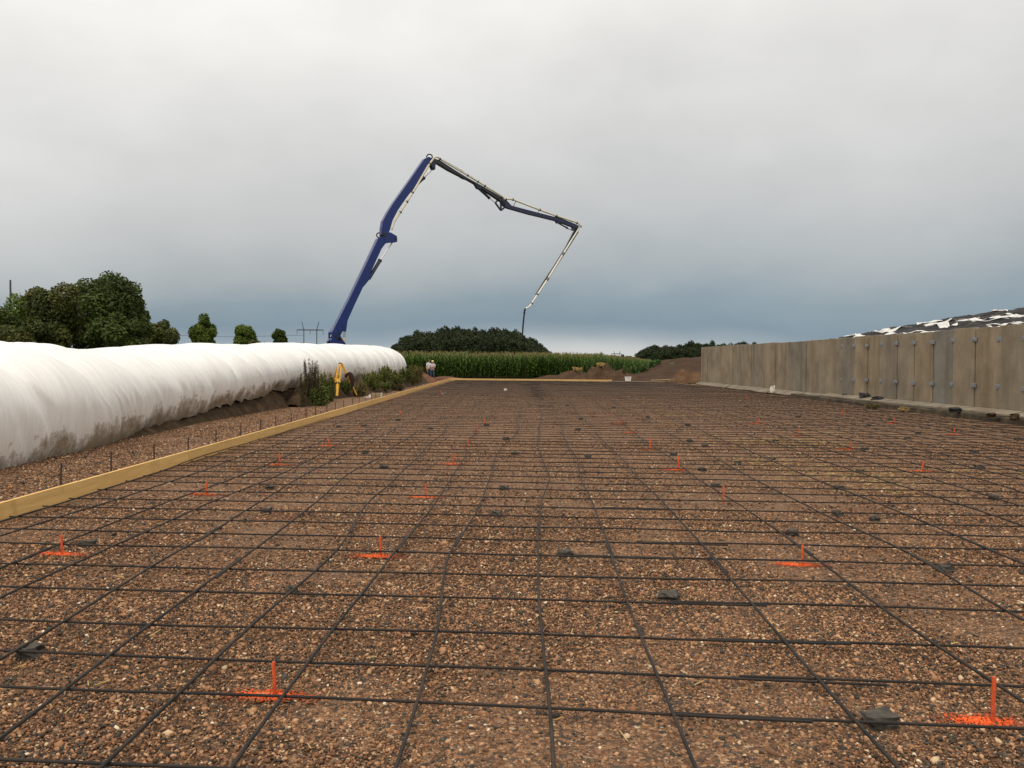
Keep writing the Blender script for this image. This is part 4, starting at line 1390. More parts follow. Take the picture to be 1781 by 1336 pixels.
def weeds():
    g_ = 'weeds along the left bank'
    W = 'weed'
    weed(W, 'tall dark seeded weed leaning against the white bag, left end of the weeds', 541, 684, 30, 15, 627, M['weed_dark'], 1, 2200, .05, 22, g_, True)
    weed(W, 'short dark stalk at the left foot of the tall dark weed', 527, 688, 29, 7, 648, M['weed_dark'], 2, 700, .05, 10, g_, True)
    weed(W, 'green bushy weed between the tall dark weed and the tripod', 566, 692, 33, 17, 643, M['weed'], 3, 3600, .055, 34, g_)
    weed(W, 'low green weed at the foot of the bag left of the tripod legs', 556, 696, 30, 18, 664, M['weed'], 4, 2200, .055, 24, g_)
    weed(W, 'low olive weed directly behind the tripod', 600, 694, 37.5, 18, 655, M['weed'], 5, 2400, .055, 26, g_)
    weed(W, 'low yellowish weed right of the tripod bag', 624, 692, 38, 15, 660, M['weed_pale'], 6, 1500, .05, 22, g_)
    weed(W, 'dark bushy weed with rounded top in the middle of the row', 648, 690, 41, 19, 644, M['weed'], 7, 3600, .06, 34, g_)
    weed(W, 'tallest pointed green weed in front of the bag end', 672, 684, 46, 13, 634, M['weed'], 8, 2600, .06, 24, g_, False)
    weed(W, 'low leafy weed beneath the tallest pointed weed', 668, 688, 43, 18, 660, M['weed'], 9, 2200, .055, 26, g_)
    weed(W, 'olive weed just right of the tallest pointed weed', 690, 680, 49, 14, 643, M['weed'], 10, 2200, .06, 24, g_)
    weed(W, 'spiky green weed before the rounded end of the bag', 706, 676, 53, 14, 638, M['weed'], 11, 2200, .07, 26, g_, True)
    weed(W, 'pale dry grassy weed at the right end of the row', 724, 671, 58, 15, 636, M['weed_pale'], 12, 2200, .08, 28, g_, True)
    weed(W, 'low pale weed in front of the dry grassy weed', 717, 674, 55, 14, 652, M['weed_pale'], 13, 1300, .07, 20, g_, True)
    weed(W, 'low dark weed at the board side of the row middle', 690, 684, 46, 12, 662, M['weed_dark'], 14, 1200, .055, 18, g_)
    # weeds beyond the pad
    g2 = 'weeds on the edge of the bare field'
    for i, (px, pb, d, wd, pt) in enumerate([(1090, 642, 88, 9, 632), (1104, 640, 89, 10, 629), (1118, 637, 90, 10, 627), (1132, 633, 91, 9, 625), (1144, 630, 92, 7, 624)]):
        weed('leafy_weed', f'bright green leafy weed on the bare field edge, {NTH[i]} from the left', px, pb, d, wd, pt, M['weed_bright'], 30 + i, 900, .12, 16, g2, False, float(earth_z(np.array(at(px, pb, d).x), np.array(float(d)))) - .05)
    weed('leafy_weed', 'small green weed on the ridge of the bare field, left one of two', 1186, 630, 112, 4, 625, M['weed_bright'], 40, 250, .12, 8, g2)
    weed('leafy_weed', 'small green weed on the ridge of the bare field, right one of two', 1203, 629, 114, 3.5, 623, M['weed_bright'], 41, 250, .12, 8, g2)
    # dry tufts
    g3 = 'dry tufts along the old slab edge'
    weed('dry_tuft', 'yellowish dry grass tuft at the slab edge under the grey chunk', 1519, 712, 30.5, 16, 703, M['weed_pale'], 50, 500, .05, 16, g3, True, 0.0, 'tuft')
    weed('dry_tuft', 'orange dry grass tuft at the slab edge, second from the grey chunk', 1573, 719, 28.5, 9, 711, M['straw'], 51, 260, .05, 12, g3, True, 0.0, 'tuft')
    weed('dry_tuft', 'dry grass tuft where the slab edge begins at its far end', 1438, 699, 38, 14, 690, M['weed_pale'], 52, 350, .05, 14, g3, True, 0.0, 'tuft')
    weed('dry_tuft', 'dark weed tuft on the slab edge at the right border', 1757, 731, 25, 10, 718, M['weed_dark'], 53, 350, .04, 12, g3, False, 0.17, 'tuft')
    weed('dry_tuft', 'low brown tuft on the slab edge left of the right border', 1722, 727, 25.5, 10, 717, M['weed_dark'], 54, 300, .04, 12, g3, False, 0.17, 'tuft')
weeds()


# ---------------------------------------------------------------- heaps of soil
def mound(name, label, cat, cx, cy, rx, ry, h, m, seed, z0=0.0, group=None, lump=.36):
    f = noise2(seed)
    n = 46
    u = np.linspace(-1, 1, n)
    X, Y = np.meshgrid(u, u)
    r_ = np.sqrt(X ** 2 + Y ** 2)
    z = h * np.clip(1 - r_ ** 1.25, -0.15, 1) * (1 + lump * fbm(f, X * 2.2, Y * 2.2, 4)) + 0.085 * h * fbm(f, X * 7, Y * 7, 3)
    V = np.stack([X * rx, Y * ry, np.where(r_ > 1.05, -0.12, z)], -1).reshape(-1, 3)
    i = np.arange(n * n).reshape(n, n)
    Fc = np.stack([i[:-1, :-1], i[:-1, 1:], i[1:, 1:], i[1:, :-1]], -1).reshape(-1, 4)
    o = link(name, np_mesh(name, V, Fc, m, None, True))
    o.location = (cx, cy, z0)
    tag(o, label, cat, group)
    return o


def X_at(px, d): return at(px, 640, d).x


mound('soil_heap', 'brown spoil heap with straw at the far end, leftmost of three', 'soil heap', X_at(997, 79), 79, 2.7, 2.4, 1.0, M['spoil'], 81, 0, 'spoil heaps at the far end')
mound('soil_heap', 'brown spoil heap, tallest of three, topped with dry straw', 'soil heap', X_at(1047, 78.5), 78.5, 2.3, 2.2, 1.42, M['spoil'], 82, 0, 'spoil heaps at the far end')
mound('soil_heap', 'brown spoil heap at the far end, rightmost of three behind the white tub', 'soil heap', X_at(1078, 77.5), 77.5, 2.0, 2.0, .92, M['spoil'], 83, 0, 'spoil heaps at the far end')
mound('soil_heap', 'low brown spoil apron left of the three heaps', 'soil heap', X_at(962, 80), 80, 2.2, 1.8, .5, M['spoil'], 84, 0, 'spoil heaps at the far end')
mound('tan_soil_heap', 'tan orange soil heap beside the far end of the wall', 'soil heap', X_at(1200, 70), 70, 1.9, 2.0, 1.25, M['tansoil'], 85)
mound('red_gravel_heap', 'reddish gravel heap in front of the two people', 'gravel heap', X_at(725, 66), 66, 1.7, 2.6, 1.0, M['redsoil'], 86, lump=.12)
mound('red_gravel_heap', 'low reddish gravel ridge between the people and the form corner', 'gravel heap', X_at(770, 73), 74.6, 2.6, 1.3, .32, M['redsoil'], 87, lump=.12)
mound('brown_soil_heap', 'dark brown soil heap at the foot of the bag beside the tall weed', 'soil heap', -7.75, 31.0, .8, 2.0, .62, M['bank'], 88, 0.05, lump=.35)

weed('straw_tuft', 'dry golden straw tuft on top of the tallest spoil heap', 1045, 639, 77.8, 9, 631, M['straw'], 60, 420, .13, 16, None, True, cat='straw tuft')
weed('straw_tuft', 'golden straw tuft on the leftmost spoil heap', 1004, 645, 78, 11, 639, M['straw'], 61, 360, .12, 16, None, True, cat='straw tuft')
weed('dry_weed', 'dead brown weed standing on the right spoil heap above the tub', 1086, 652, 76, 5, 642, M['weed_dark'], 62, 160, .1, 8, None, True, cat='weed')

# marker lath with a dry plant tied to it
def lath():
    p = gnd(1035.5, 661.5)
    o = empty('marker_lath', p, 'thin white marker lath with dark ribbon before the tallest spoil heap', 'marker')
    MB().box((0, 0, .36), (.06, .03, .78)).build('lath', M['white'], o, keep=False)
    MB().tube([(0, -.03, .72), (.05, -.05, .80), (-.02, -.04, .9)], [.05, .09, .05], 6).build('ribbon', M['rust'], o, keep=False)
lath()


def tub():
    p = gnd(1092, 663)
    o = empty('plastic_tub', p, 'white plastic tub standing at the far end of the slab', 'tub')
    mb = MB()
    w_, d_, h = .56, .4, .40
    pr = []
    vs = []
    for (k, z) in ((.86, 0), (1, h), (1.06, h), (1.06, h - .04)):
        vs += [(x * w_ / 2 * k, y * d_ / 2 * k, z) for x, y in ((-1, -1), (1, -1), (1, 1), (-1, 1))]
    fs = [(3, 2, 1, 0)]
    for r_ in range(3):
        for k in range(4): fs.append((r_ * 4 + k, r_ * 4 + (k + 1) % 4, r_ * 4 + 4 + (k + 1) % 4, r_ * 4 + 4 + k))
    b2 = len(vs)
    vs += [(x * w_ / 2 * .96, y * d_ / 2 * .94, h - .002) for x, y in ((-1, -1), (1, -1), (1, 1), (-1, 1))] + [(x * w_ / 2 * .8, y * d_ / 2 * .8, .03) for x, y in ((-1, -1), (1, -1), (1, 1), (-1, 1))]
    for k in range(4): fs += [(4 + k, b2 + k, b2 + (k + 1) % 4, 4 + (k + 1) % 4), (b2 + k, b2 + 4 + k, b2 + 4 + (k + 1) % 4, b2 + (k + 1) % 4)]
    fs.append((b2 + 4, b2 + 5, b2 + 6, b2 + 7))
    mb.add(vs, fs)
    mb.build('tub_body', M['white'], o, keep=False)
    MB().tube([(.02, -.225, .30), (.05, -.25, .18), (.09, -.225, .30)], .012, 6).build('handle', M['steel'], o, keep=False)
tub()


def debris():
    p = gnd(1195, 664)
    for i, (dx, dy, s, lab) in enumerate([(-.25, .2, (.55, .5, .5), 'brown broken concrete rubble piece at the foot of the tan heap, left one'), (.2, .1, (.5, .5, .35), 'brown broken concrete rubble piece at the foot of the tan heap, right one')]):
        o = link('rubble_piece', rock_mesh('rubble_piece', s, M['tansoil'], 130 + i, .45)); o.location = (p.x + dx, p.y + dy, s[2] * .4)
        tag(o, lab, 'rubble', 'rubble beside the tan heap')
    o = link('white_sack', rock_mesh('white_sack', (.55, .4, .25), M['white'], 133, .45)); o.location = (gnd(1209, 666).x, p.y - .9, .1)
    tag(o, 'crumpled white sack at the far foot of the wall', 'sack')
    a, b = gnd(1128, 664), gnd(1163, 661)
    c = MB().tube([(a.x, 72.2, .14), ((a.x + b.x) / 2, 72.6, .22), (b.x, 72.9, .34), (b.x + .9, 73.0, .18)], [.05, .05, .045, .03], 8).build('dead_branch', M['oldwood'])
    tag(c, 'grey dead branch lying behind the timber at the far end', 'branch')
    # timber offcuts behind the left form near the tripod
    p = gnd(649, 692)
    o = MB().box((0, 0, .085), (.52, .28, .17)).build('timber_offcut', M['oldwood'], None, .006)
    o.location = (p.x, 37.9, 0); o.rotation_euler = (0, 0, .1)
    tag(o, 'short tan timber block behind the form board right of the tripod', 'timber offcut')
    o = MB().box((0, 0, .1), (.06, .06, .2)).build('white_peg', M['white'], None, .004)
    o.location = (gnd(659, 692).x, 37.6, 0)
    tag(o, 'small white peg at the right end of the timber block', 'peg')
    o = link('white_scrap', rock_mesh('white_scrap', (.09, .09, .12), M['white'], 141, .4)); o.location = (gnd(635, 693).x, 37.4, .05)
    tag(o, 'small white scrap at the left end of the timber block', 'scrap')
    o = MB().box((0, 0, .02), (.3, .22, .035)).build('flat_board', M['offwhite'], None, .004)
    o.location = (gnd(630, 694).x, 36.9, 0.0)
    tag(o, 'flat pale board scrap on the gravel beside the tripod foot', 'scrap')
debris()


# ---------------------------------------------------------------- survey tripod with a jacket on it
def tripod():
    d = 36.5
    hd = at(591.5, 632, d)
    o = empty('survey_tripod', (hd.x, d, 0), 'yellow wooden survey tripod standing on the gravel behind the form board', 'tripod')
    C = lambda p: Vector(p)
    MB().lathe((hd.x, d, hd.z - .02), [(.0, 0), (.085, 0), (.09, .03), (.03, .035), (.03, .06)], 14).build('head_plate', M['blackarm'], o)
    def leg(top, foot, wdt):
        l = MB()
        t, f = Vector(top), Vector(foot)
        ax = (f - t).normalized()
        sd = ax.cross(Vector((0, 1, 0))).normalized()
        mid = t.lerp(f, .56)
        for s in (-1, 1):
            l.tube([t + sd * s * wdt * .35, mid + sd * s * wdt * .5], .026, 6)
        l.tube([t.lerp(f, .44), f - ax * .12], [wdt * .52, wdt * .40], 4)
        l.tube([t.lerp(f, .30) - sd * wdt * .5, t.lerp(f, .30) + sd * wdt * .5], .022, 6)
        ob = l.build('leg', M['yellow'], o)
        MB().tube([f - ax * .13, f - ax * .05, f], [.035, .028, .004], 8).build('foot_spike', M['blackarm'], ob)
        MB().tube([mid - ax * .03, mid + ax * .03], wdt * .60, 8).build('clamp', M['blackarm'], ob)
        return ob
    f1 = at(577.5, 693.5, 37.1); f1.z = 0.0
    f2 = at(585, 694.5, 35.6); f2.z = 0.0
    f3 = at(622.5, 691.5, 36.8); f3.z = 0.0
    leg((hd.x - .05, d + .06, hd.z - .03), f1, .17)
    leg((hd.x - .02, d - .06, hd.z - .03), f2, .17)
    leg((hd.x + .07, d, hd.z - .02), f3, .075)
    # jacket slung over the right leg
    jm = MB()
    def P(x, y, dd=36.45): return at(x, y, dd)
    jm.tube([P(607, 648), P(610, 651), P(612, 658), P(613, 666), P(612, 673), P(611, 678)], [.06, .11, .12, .09, .06, .03], 10)
    jm.tube([P(607, 650), P(603.5, 651), P(601.5, 654), P(602, 657)], [.07, .07, .07, .04], 10)
    j = jm.build('jacket', M['jacket'])
    j.location = (0, 0, 0)
    s = j.modifiers.new('sub', 'SUBSURF'); s.levels = 1; s.render_levels = 1
    tag(j, 'dark brown jacket slung over the right leg of the yellow tripod', 'jacket')
tripod()


# ---------------------------------------------------------------- the two people
def skin_obj(name, verts, edges, radii, m, parent, root=0, sub=2):
    me = bpy.data.meshes.new(name)
    me.from_pydata([Vector(v) for v in verts], edges, [])
    me.materials.append(m)
    o = link(name, me, parent, False)
    o.modifiers.new('skin', 'SKIN').use_smooth_shade = True
    for i, v in enumerate(me.skin_vertices[0].data):
        r_ = radii[i]
        v.radius = r_ if isinstance(r_, tuple) else (r_, r_)
        v.use_root = (i == root)
    s = o.modifiers.new('sub', 'SUBSURF'); s.levels = sub; s.render_levels = sub
    return o


def person(loc, rz, label, H, arms, tee, hat):
    o = empty('person', loc, label, 'person')
    o.rotation_euler = (0, 0, rz)
    k = H / 1.75
    V, E, Rr = [], [], []
    def add(p, r_, par=None):
        V.append(Vector(p) * k); Rr.append(tuple(q * k for q in r_) if isinstance(r_, tuple) else r_ * k)
        if par is not None: E.append((par, len(V) - 1))
        return len(V) - 1
    # facing -Y; z up
    pel = add((0, 0, .95), (.16, .11))
    wai = add((0, 0, 1.10), (.145, .105), pel)
    che = add((0, .01, 1.30), (.17, .115), wai)
    sho = add((0, .01, 1.43), (.10, .09), che)
    nec = add((0, 0, 1.50), .055, sho)
    jaw = add((0, -.015, 1.57), (.07, .08), nec)
    hea = add((0, -.01, 1.66), (.078, .095), jaw)
    add((0, -.005, 1.73), (.05, .06), hea)
    add((0, -.115, 1.63), .014, hea)          # nose
    for s in (-1, 1): add((s * .085, 0, 1.64), .014, hea)   # ears
    tops = {}
    for s in (-1, 1):
        hip = add((s * .095, 0, .88), .095, pel)
        kn = add((s * .12, -.02, .50), .065, hip)
        an = add((s * .13, .02, .10), .042, kn)
        add((s * .135, -.06, .05), (.04, .045), an)
        add((s * .14, -.15, .035), (.035, .025), len(V) - 1)
    hands = []
    for s in (-1, 1):
        ac = add((s * .175, .01, 1.42), .062, sho)
        el_p, wr_p, fd = arms[s]
        el = add(el_p, .044, ac)
        wr = add(wr_p, .030, el)
        f = Vector(fd).normalized()
        pal = add(Vector(wr_p) + f * .06, (.038, .018), wr)
        side = f.cross(Vector((0, 1, 0)))
        side = side.normalized() if side.length > .1 else Vector((1, 0, 0))
        base = Vector(wr_p) + f * .08
        for q, ln in zip((-1.5, -.5, .5, 1.5), (.065, .08, .075, .055)):
            a1 = add(base + side * q * .019 + f * .02, .0085, pal)
            a2 = add(base + side * q * .02 + f * (.02 + ln * .55) + Vector((0, -.012, 0)), .008, a1)
            add(base + side * q * .02 + f * (.02 + ln) + Vector((0, -.03, 0)), .007, a2)
        th = add(Vector(wr_p) + f * .035 + side * .04 * -s, .011, wr)
        add(Vector(wr_p) + f * .075 + side * .06 * -s, .009, th)
    skin_obj('body', V, E, Rr, M['skin'], o)
    # shirt
    def sub(ids_pts, m, name, rr, edges):
        return skin_obj(name, [Vector(p) * k for p in ids_pts], edges, [tuple(q * k for q in r_) if isinstance(r_, tuple) else r_ * k for r_ in rr], m, o)
    pts = [(0, 0, .98), (0, 0, 1.12), (0, .01, 1.30), (0, .01, 1.42)]
    rr = [(.178, .135), (.175, .132), (.19, .137), (.12, .105)]
    ed = [(0, 1), (1, 2), (2, 3)]
    for s in (-1, 1):
        b = len(pts)
        el = Vector(arms[s][0]); ac = Vector((s * .175, .01, 1.42))
        pts += [tuple(ac), tuple(ac.lerp(el, .45)), tuple(ac.lerp(el, .8))]
        rr += [.080, .074, .070]
        ed += [(3, b), (b, b + 1), (b + 1, b + 2)]
    sub(pts, tee, 'shirt', rr, ed)
    pts = [(0, 0, 1.0), (0, 0, .92)]
    rr = [(.168, .125), (.172, .13)]
    ed = [(0, 1)]
    for s in (-1, 1):
        b = len(pts)
        pts += [(s * .097, 0, .84), (s * .12, -.02, .50), (s * .13, .02, .12)]
        rr += [.108, .082, .072]
        ed += [(1, b), (b, b + 1), (b + 1, b + 2)]
    sub(pts, M['jeans'], 'trousers', rr, ed)
    for s in (-1, 1):
        sub([(s * .13, .04, .09), (s * .133, -.02, .055), (s * .14, -.16, .04)], M['boot'], 'boot', [.058, .058, (.052, .038)], [(0, 1), (1, 2)])
    mb = MB()
    if hat:
        mb.lathe(Vector((0, -.005, 1.665)) * k, [(.105 * k, 0), (.106 * k, .03 * k), (.09 * k, .07 * k), (.05 * k, .095 * k), (.004, .10 * k)], 14)
        mb.box(Vector((0, -.13, 1.675)) * k, (.15 * k, .11 * k, .014 * k))
        mb.build('cap', M['cap'], o, keep=False)
    else:
        mb.lathe(Vector((0, .012, 1.60)) * k, [(.09 * k, -.03 * k), (.108 * k, .03 * k), (.105 * k, .09 * k), (.07 * k, .15 * k), (.004, .165 * k)], 14)
        mb.build('hair', M['hair'], o, keep=False)


hang = {-1: ((-.25, .05, 1.14), (-.27, -.03, .90), (0, -.1, -1)), 1: ((.25, .03, 1.14), (.22, -.12, .93), (-.1, -.3, -1))}
cross = {-1: ((-.26, -.02, 1.16), (-.02, -.20, 1.19), (1, -.05, .1)), 1: ((.26, -.02, 1.16), (.03, -.22, 1.15), (-1, .02, .15))}
pp = at(745.5, 661, 73.4)
person((pp.x, 73.4, 0.02), R(58), 'person in white tee and jeans with dark hair, left of the capped one', 1.80, hang, M['tee_white'], False)
pp = at(752.3, 662, 73.0)
person((pp.x, 73.0, 0.0), R(-12), 'person in grey tee, jeans and pale yellow cap with folded arms', 1.74, cross, M['tee_grey'], True)


# ---------------------------------------------------------------- concrete pump with its folding boom
def pump():
    yaw = R(34)
    n = Vector((math.sin(yaw), -math.cos(yaw), 0))          # faces the viewer, turned so that the left faces show
    base = at(586, 600, 76)
    root = empty('concrete_pump', (base.x, base.y, 0), 'blue concrete pump with folded boom arching over the slab from behind the bag', 'concrete pump')
    O = Vector((0, 0, CAM_H))

    def Q(px, py, off=0.0):
        v = ray(px, py)
        t = (base - O).dot(n) / v.dot(n)
        return O + v * t + n * off

    def sec(name, pts, th, m, par=None, bev=.03, off=0.0):
        o = MB().prism([Q(*p) + n * off for p in pts], n, th).build(name, m, root, bev)
        if par: sub_(o, par)
        return o

    def sub_(o, par):
        o.parent = par
        o.matrix_parent_inverse = Matrix.Identity(4)

    def pipe(name, pts, r_, m, off, par=None, nseg=8):
        o = MB().tube([Q(x, y) + n * off for x, y in pts], r_, nseg).build(name, m, root)
        if par: sub_(o, par)
        return o

    def collars(pts, r_, off, par):
        mb = MB()
        for (x, y), (x2, y2) in pts:
            a, b = Q(x, y) + n * off, Q(x2, y2) + n * off
            dd = (b - a).normalized()
            mb.tube([a - dd * .06, a + dd * .06], r_, 10)
        o = mb.build('pipe_clamps', M['blackarm'], root)
        sub_(o, par)

    def cyl(a, b, c, r_, th_off, m, rod_r=.055):
        o = MB().tube([Q(*a) + n * th_off, Q(*b) + n * th_off], r_, 12).tube([Q(*b) + n * th_off - (Q(*b) - Q(*a)).normalized() * .15, Q(*b) + n * th_off], r_ * 1.2, 12).build('hydraulic_cylinder', m, root)
        rod = MB().tube([Q(*b) + n * th_off, Q(*c) + n * th_off], rod_r, 8).build('rod', M['chrome'], root)
        sub_(rod, o)
        return o

    # first (lower) section
    s1 = sec('boom_section', [(576, 577), (582, 565), (606.5, 517.5), (635.5, 457.5), (655.5, 415), (664, 412), (671, 415), (670, 422), (661.5, 433.5), (652, 454), (643, 474), (641.5, 485.5), (637, 491),
                              (629, 500.5), (615, 530), (602.5, 558), (600, 576.5), (594, 576.5), (589, 586), (579, 589)], .62, M['blue'])
    s2 = sec('boom_section', [(662, 397), (664, 385), (672, 370), (682, 354), (709, 316), (736, 277), (744, 273.5), (750.5, 277), (749, 283), (735, 303), (722, 322.5), (705, 345), (690.5, 366), (681, 384), (676.5, 400),
                              (672, 411), (661.5, 409)], .54, M['blue'])
    s3 = sec('boom_section', [(745, 275), (752, 276), (763, 279), (790, 296.5), (812, 310), (842, 326.5), (871, 343.5), (878, 349), (875, 355), (866, 348.5), (850, 338), (835, 328.5), (825, 321), (811, 313), (805.5, 311.5),
                              (799, 307.5), (778.5, 297), (758, 284.5), (747, 284)], .40, M['blackarm'])
    s4 = sec('boom_section', [(872, 345), (877, 346.5), (882, 351), (888.6, 358), (917, 365.5), (961, 377), (970, 378), (1003, 391.5), (1006.5, 395.5), (1002, 398.5), (975, 388), (966, 385), (940, 378.5), (919, 373.5),
                              (882, 363), (874, 358)], .34, M['navy'])
    s5 = sec('boom_section', [(1002, 396), (1006.5, 397), (1007, 404), (988, 434), (966, 468), (953, 487), (934, 513.5), (932.5, 512), (950, 484), (964, 463), (984, 431)], .20, M['blackarm'], off=-.14)
    # knuckles between the sections
    k1 = MB().prism([Q(*p) for p in [(664, 412), (668, 404), (677, 405), (688, 411.5), (688.5, 421.5), (678, 422), (668, 424)]], n, .68).build('knuckle', M['blue'], root, .03)
    ho = MB()
    for p, r_ in (((666, 409), .2), ((686, 416), .13)): ho.tube([Q(*p) + n * .36, Q(*p) - n * .36], r_, 14)
    sub_(ho.build('pivot_pin', M['blackarm'], root), k1)
    k2 = MB().prism([Q(*p) for p in [(746, 284.5), (755.8, 283.5), (755.2, 295.8), (751.5, 295.8)]], n, .5).build('knuckle', M['navy'], root, .02)
    ho = MB()
    for p, r_ in (((749, 279), .22), ((752.5, 293.5), .1)): ho.tube([Q(*p) + n * .32, Q(*p) - n * .32], r_, 14)
    sub_(ho.build('pivot_pin', M['blackarm'], root), k2)
    k3 = MB()
    for a, b in (((866, 347.5), (861.5, 353)), ((861.5, 353), (871, 366)), ((870.5, 348), (871.5, 365.5)), ((871.5, 366), (878, 360.5))):
        k3.tube([Q(*a), Q(*b)], .10, 8)
    k3.build('knuckle', M['navy'], root)
    k4 = MB().prism([Q(*p) for p in [(996, 392), (1000, 393), (997.5, 401.5), (993.5, 400.5)]], n, .3).build('knuckle', M['navy'], root, .02)
    brk = MB()
    for pts, th in (([(824, 319), (830, 325), (836, 327.5), (834, 330), (829, 328)], .4), ([(965, 383.5), (974, 387), (973, 389), (968, 388.5)], .3)):
        brk.prism([Q(*p) for p in pts], n, th)
    brk.build('cylinder_bracket', M['navy'], root, .01)
    # hydraulics
    cyl((641.5, 485), (661.5, 452), (685, 418), .17, 0, M['cylgrey'])
    cyl((711, 334), (738, 309), (752.5, 294.5), .14, 0, M['navy'])
    cyl((831, 326.5), (851.5, 345), (861.5, 353), .13, 0, M['navy'], .04)
    cyl((969, 387), (987, 397), (995, 400.5), .08, 0, M['blackarm'], .035)
    for dx in (0, 2.2): cyl((595.5 + dx, 596), (596.5 + dx, 588), (598.0 + dx, 576), .10, .12, M['cream'], .05)
    # delivery line
    p2 = pipe('delivery_pipe', [(752, 276), (747, 283), (741, 292), (722, 325), (706, 351), (693, 371), (684, 385), (679, 400)], .105, M['cream'], .30)
    collars([((715, 336), (706, 351)), ((705.5, 352), (700, 361)), ((694, 370), (690, 376)), ((745, 286), (740, 294))], .14, .30, p2)
    p3 = pipe('delivery_pipe', [(751, 277), (755, 273.8), (760, 274.5), (764, 278), (812, 306.5), (842, 324.5), (869, 341), (874, 345)], .095, M['cream'], .26)
    collars([((763, 277.5), (770, 282)), ((811, 306), (818, 310)), ((829, 316.7), (836, 321)), ((841, 324), (848, 328))], .125, .26, p3)
    pipe('hydraulic_hose', [(757, 273), (766, 276), (800, 295.5), (836, 318), (843, 323), (868, 338.5)], .035, M['rubber'], .05)
    p4 = pipe('delivery_pipe', [(873, 346), (878, 347.5), (884, 346.3), (890.5, 347.8), (938, 366), (966, 376), (1001, 387.5), (1006, 391), (1006.5, 396)], .095, M['cream'], .2)
    collars([((878, 347.5), (884, 346.3)), ((890, 347.7), (897, 350)), ((937, 365.5), (944, 368)), ((966, 376), (972, 378)), ((1001, 388), (1005, 390))], .13, .2, p4)
    stt = MB()
    for a, b in (((896, 350.5), (892, 359)), ((936, 365.5), (934.5, 371)), ((965, 375), (964, 380))): stt.tube([Q(*a) + n * .1, Q(*b) + n * .1], .035, 6)
    sub_(stt.build('pipe_strut', M['blackarm'], root), p4)
    p5 = pipe('delivery_pipe', [(1006.5, 394), (1003.5, 401.5), (979, 441), (952, 484.6), (936, 509), (924, 528), (921, 532), (917.5, 535), (913, 537)], .10, M['palepipe'], .12)
    collars([((979, 441), (970, 455)), ((977.5, 443.5), (970, 455)), ((952, 484.5), (945, 495)), ((950.5, 487), (945, 495)), ((933.5, 512.5), (930, 518)), ((924, 528), (920, 533))], .14, .12, p5)
    en = pipe('end_hose', [(914, 536.5), (912, 538), (911.2, 542), (910, 552), (908.6, 566), (907.8, 578), (907.3, 586)], .085, M['rubber'], .12)
    collars([((911.5, 540), (911, 544)), ((910.8, 544), (910.4, 548))], .125, .12, en)
    # hose loops over the joints
    def loop(c, r_, a0, a1, off):
        return [(c[0] + r_ * math.cos(R(a)), c[1] - r_ * math.sin(R(a))) for a in range(a0, a1 + 1, 20)]
    pipe('hydraulic_hose', loop((746, 273.8), 5.0, -10, 190, 0), .06, M['rubber'], .12)
    pipe('hydraulic_hose', loop((658.5, 409.5), 4.2, 80, 300, 0), .06, M['rubber'], .1)
    pipe('hydraulic_hose', [(991, 386), (1000, 386.5), (1005, 389), (1006.5, 394)], .035, M['rubber'], .2)
    pipe('hydraulic_hose', [(983, 390), (985, 394), (983, 398), (989, 399.5)], .03, M['rubber'], .15)
    pipe('hydraulic_hose', [(876, 354), (875, 360), (880, 363)], .035, M['rubber'], .2)
    pipe('hydraulic_hose', [(578, 574), (576, 579), (573, 586)], .05, M['cream'], .25)
    MB().box(Q(1009.5, 394) , (.25, .2, .25)).build('pipe_end_cap', M['blackarm'], root, .04)
    # turret and pedestal
    z0 = Q(580, 602).z
    c = Q(583, 592)
    MB().lathe((c.x, c.y, 0), [(.55, 1.2), (.55, z0 - .2), (.95, z0 - .15), (.95, z0 + .1), (.55, z0 + .14)], 20).build('pedestal', M['navy'], root)
    MB().prism([Q(*p) for p in [(574, 578), (577, 573), (583, 576), (590, 585), (592, 590), (598, 597), (597, 602), (572, 602), (571, 594), (574, 589)]], n, .9).build('turret', M['blue'], root, .03)
    tb = MB()
    tb.tube([Q(568, 595) + n * .2, Q(572, 592) + n * .25, Q(577, 594) + n * .3, Q(574, 598) + n * .25], .1, 8)
    tb.tube([Q(586, 587) + n * .5, Q(590, 591) + n * .5], .09, 8)
    for p in ((580, 584), (586, 579), (583, 589)): tb.box(Q(*p) + n * .47, (.22, .12, .2))
    tb.build('turret_fittings', M['blackarm'], root)
    # the carrying truck, hidden behind the bag
    tx, ty = c.x, c.y
    V3 = Vector
    MB().box((tx, ty + 1.6, 1.05), (.95, 9.4, .3)).build('chassis', M['blackarm'], root, .03)
    MB().box((tx, ty + 1.4, 1.45), (2.3, 6.2, .5)).build('deck', M['blue'], root, .05)
    cy_ = ty - 3.6
    cb = MB().prism([V3((tx, cy_ + x, z)) for x, z in ((-1.1, .7), (-1.1, 1.7), (-.85, 2.55), (.85, 2.6), (.85, .7))], V3((1, 0, 0)), 2.4).build('cab', M['offwhite'], root, .06)
    sub_(MB().prism([V3((tx, cy_ + x, z)) for x, z in ((-.85, 1.75), (-.66, 2.4), (.45, 2.4), (.45, 1.75))], V3((1, 0, 0)), 2.42).build('window', M['blackarm'], root), cb)
    for wy in (cy_ - .1, ty + 3.2, ty + 4.6):
        for s in (-1, 1):
            wh = MB().tube([(tx + s * .85, wy, .52), (tx + s * 1.2, wy, .52)], .52, 20).build('wheel', M['rubber'], root)
            sub_(MB().tube([(tx + s * 1.19, wy, .52), (tx + s * 1.215, wy, .52)], .28, 14).build('rim', M['steel'], root), wh)
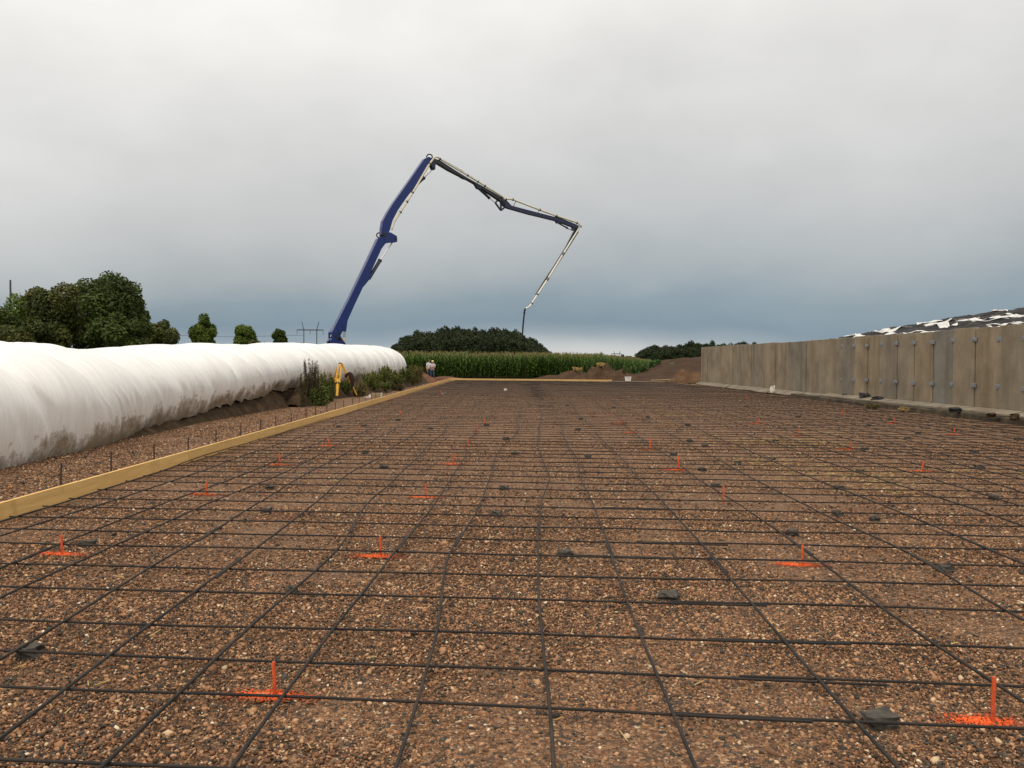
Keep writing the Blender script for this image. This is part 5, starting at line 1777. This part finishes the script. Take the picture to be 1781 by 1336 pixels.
    for s in (-1, 1):
        for wy in (ty - 1.6, ty + 5.6):
            MB().box((tx + s * 2.0, wy, 1.1), (3.2, .28, .28)).box((tx + s * 3.6, wy, .6), (.16, .16, 1.1)).box((tx + s * 3.6, wy, .05), (.6, .6, .08)).build('outrigger', M['blue'], root, .02)
    MB().prism([V3((tx, ty + 5.6 + x, z)) for x, z in ((0, .8), (1.2, .8), (1.5, 1.6), (-.2, 1.6))], V3((1, 0, 0)), 1.8).build('hopper', M['blue'], root, .04)
pump()


# ---------------------------------------------------------------- poles and power line frames
def hframe(px0, px1, parm, ptop, d, armx0, armx1, label, splay):
    a, b = at(px0, parm, d), at(px1, parm, d)
    o = empty('power_frame', ((a.x + b.x) / 2, d, 0), label, 'power line frame', 'power line frames')
    topz = at(px0, ptop, d).z
    r_ = .00035 * d + .06
    for p, s in ((a, -1), (b, 1)):
        MB().tube([(p.x, d, -.2), (p.x, d, p.z), (p.x + s * splay, d, topz)], [r_, r_ * .8, r_ * .5], 8).build('pole', M['pole'], o)
    MB().box(((at(armx0, parm, d).x + at(armx1, parm, d).x) / 2, d - .25, a.z), (at(armx1, parm, d).x - at(armx0, parm, d).x, .25, r_ * 1.9)).build('cross_arm', M['pole'], o)
    ins = MB()
    for q in (armx0, (armx0 + armx1) / 2, armx1): ins.tube([(at(q, parm, d).x, d - .25, a.z), (at(q, parm, d).x, d - .25, a.z - 1.1)], .06, 6)
    ins.build('insulator', M['pole'], o)


hframe(528.5, 551, 574, 559, 210, 517, 562.5, 'wooden two-pole power line frame left of the pump boom', .55)
hframe(1069, 1077, 615.5, 610.5, 700, 1065, 1081, 'tiny far power line frame between the two woods, left one', .8)
hframe(1108, 1114, 619.5, 615.5, 820, 1105, 1117, 'tiny far power line frame close to the right wood', .8)


def pole():
    p = at(18, 487, 108)
    o = MB().tube([(p.x, 108, -.3), (p.x + .02, 108, p.z * .5), (p.x, 108, p.z)], [.17, .15, .11], 10).build('utility_pole', M['pole'])
    tag(o, 'thin grey pole rising above the trees at the left border', 'pole')
pole()


def wires():
    a = at(527, 583, 210)
    b = at(270, 582, 230)
    mid = at(400, 586, 220)
    o = MB().tube([a, mid, b], .045, 5).build('overhead_wire', M['pole'])
    tag(o, 'faint overhead wire running left from the two-pole frame past the lone trees', 'wire')
wires()
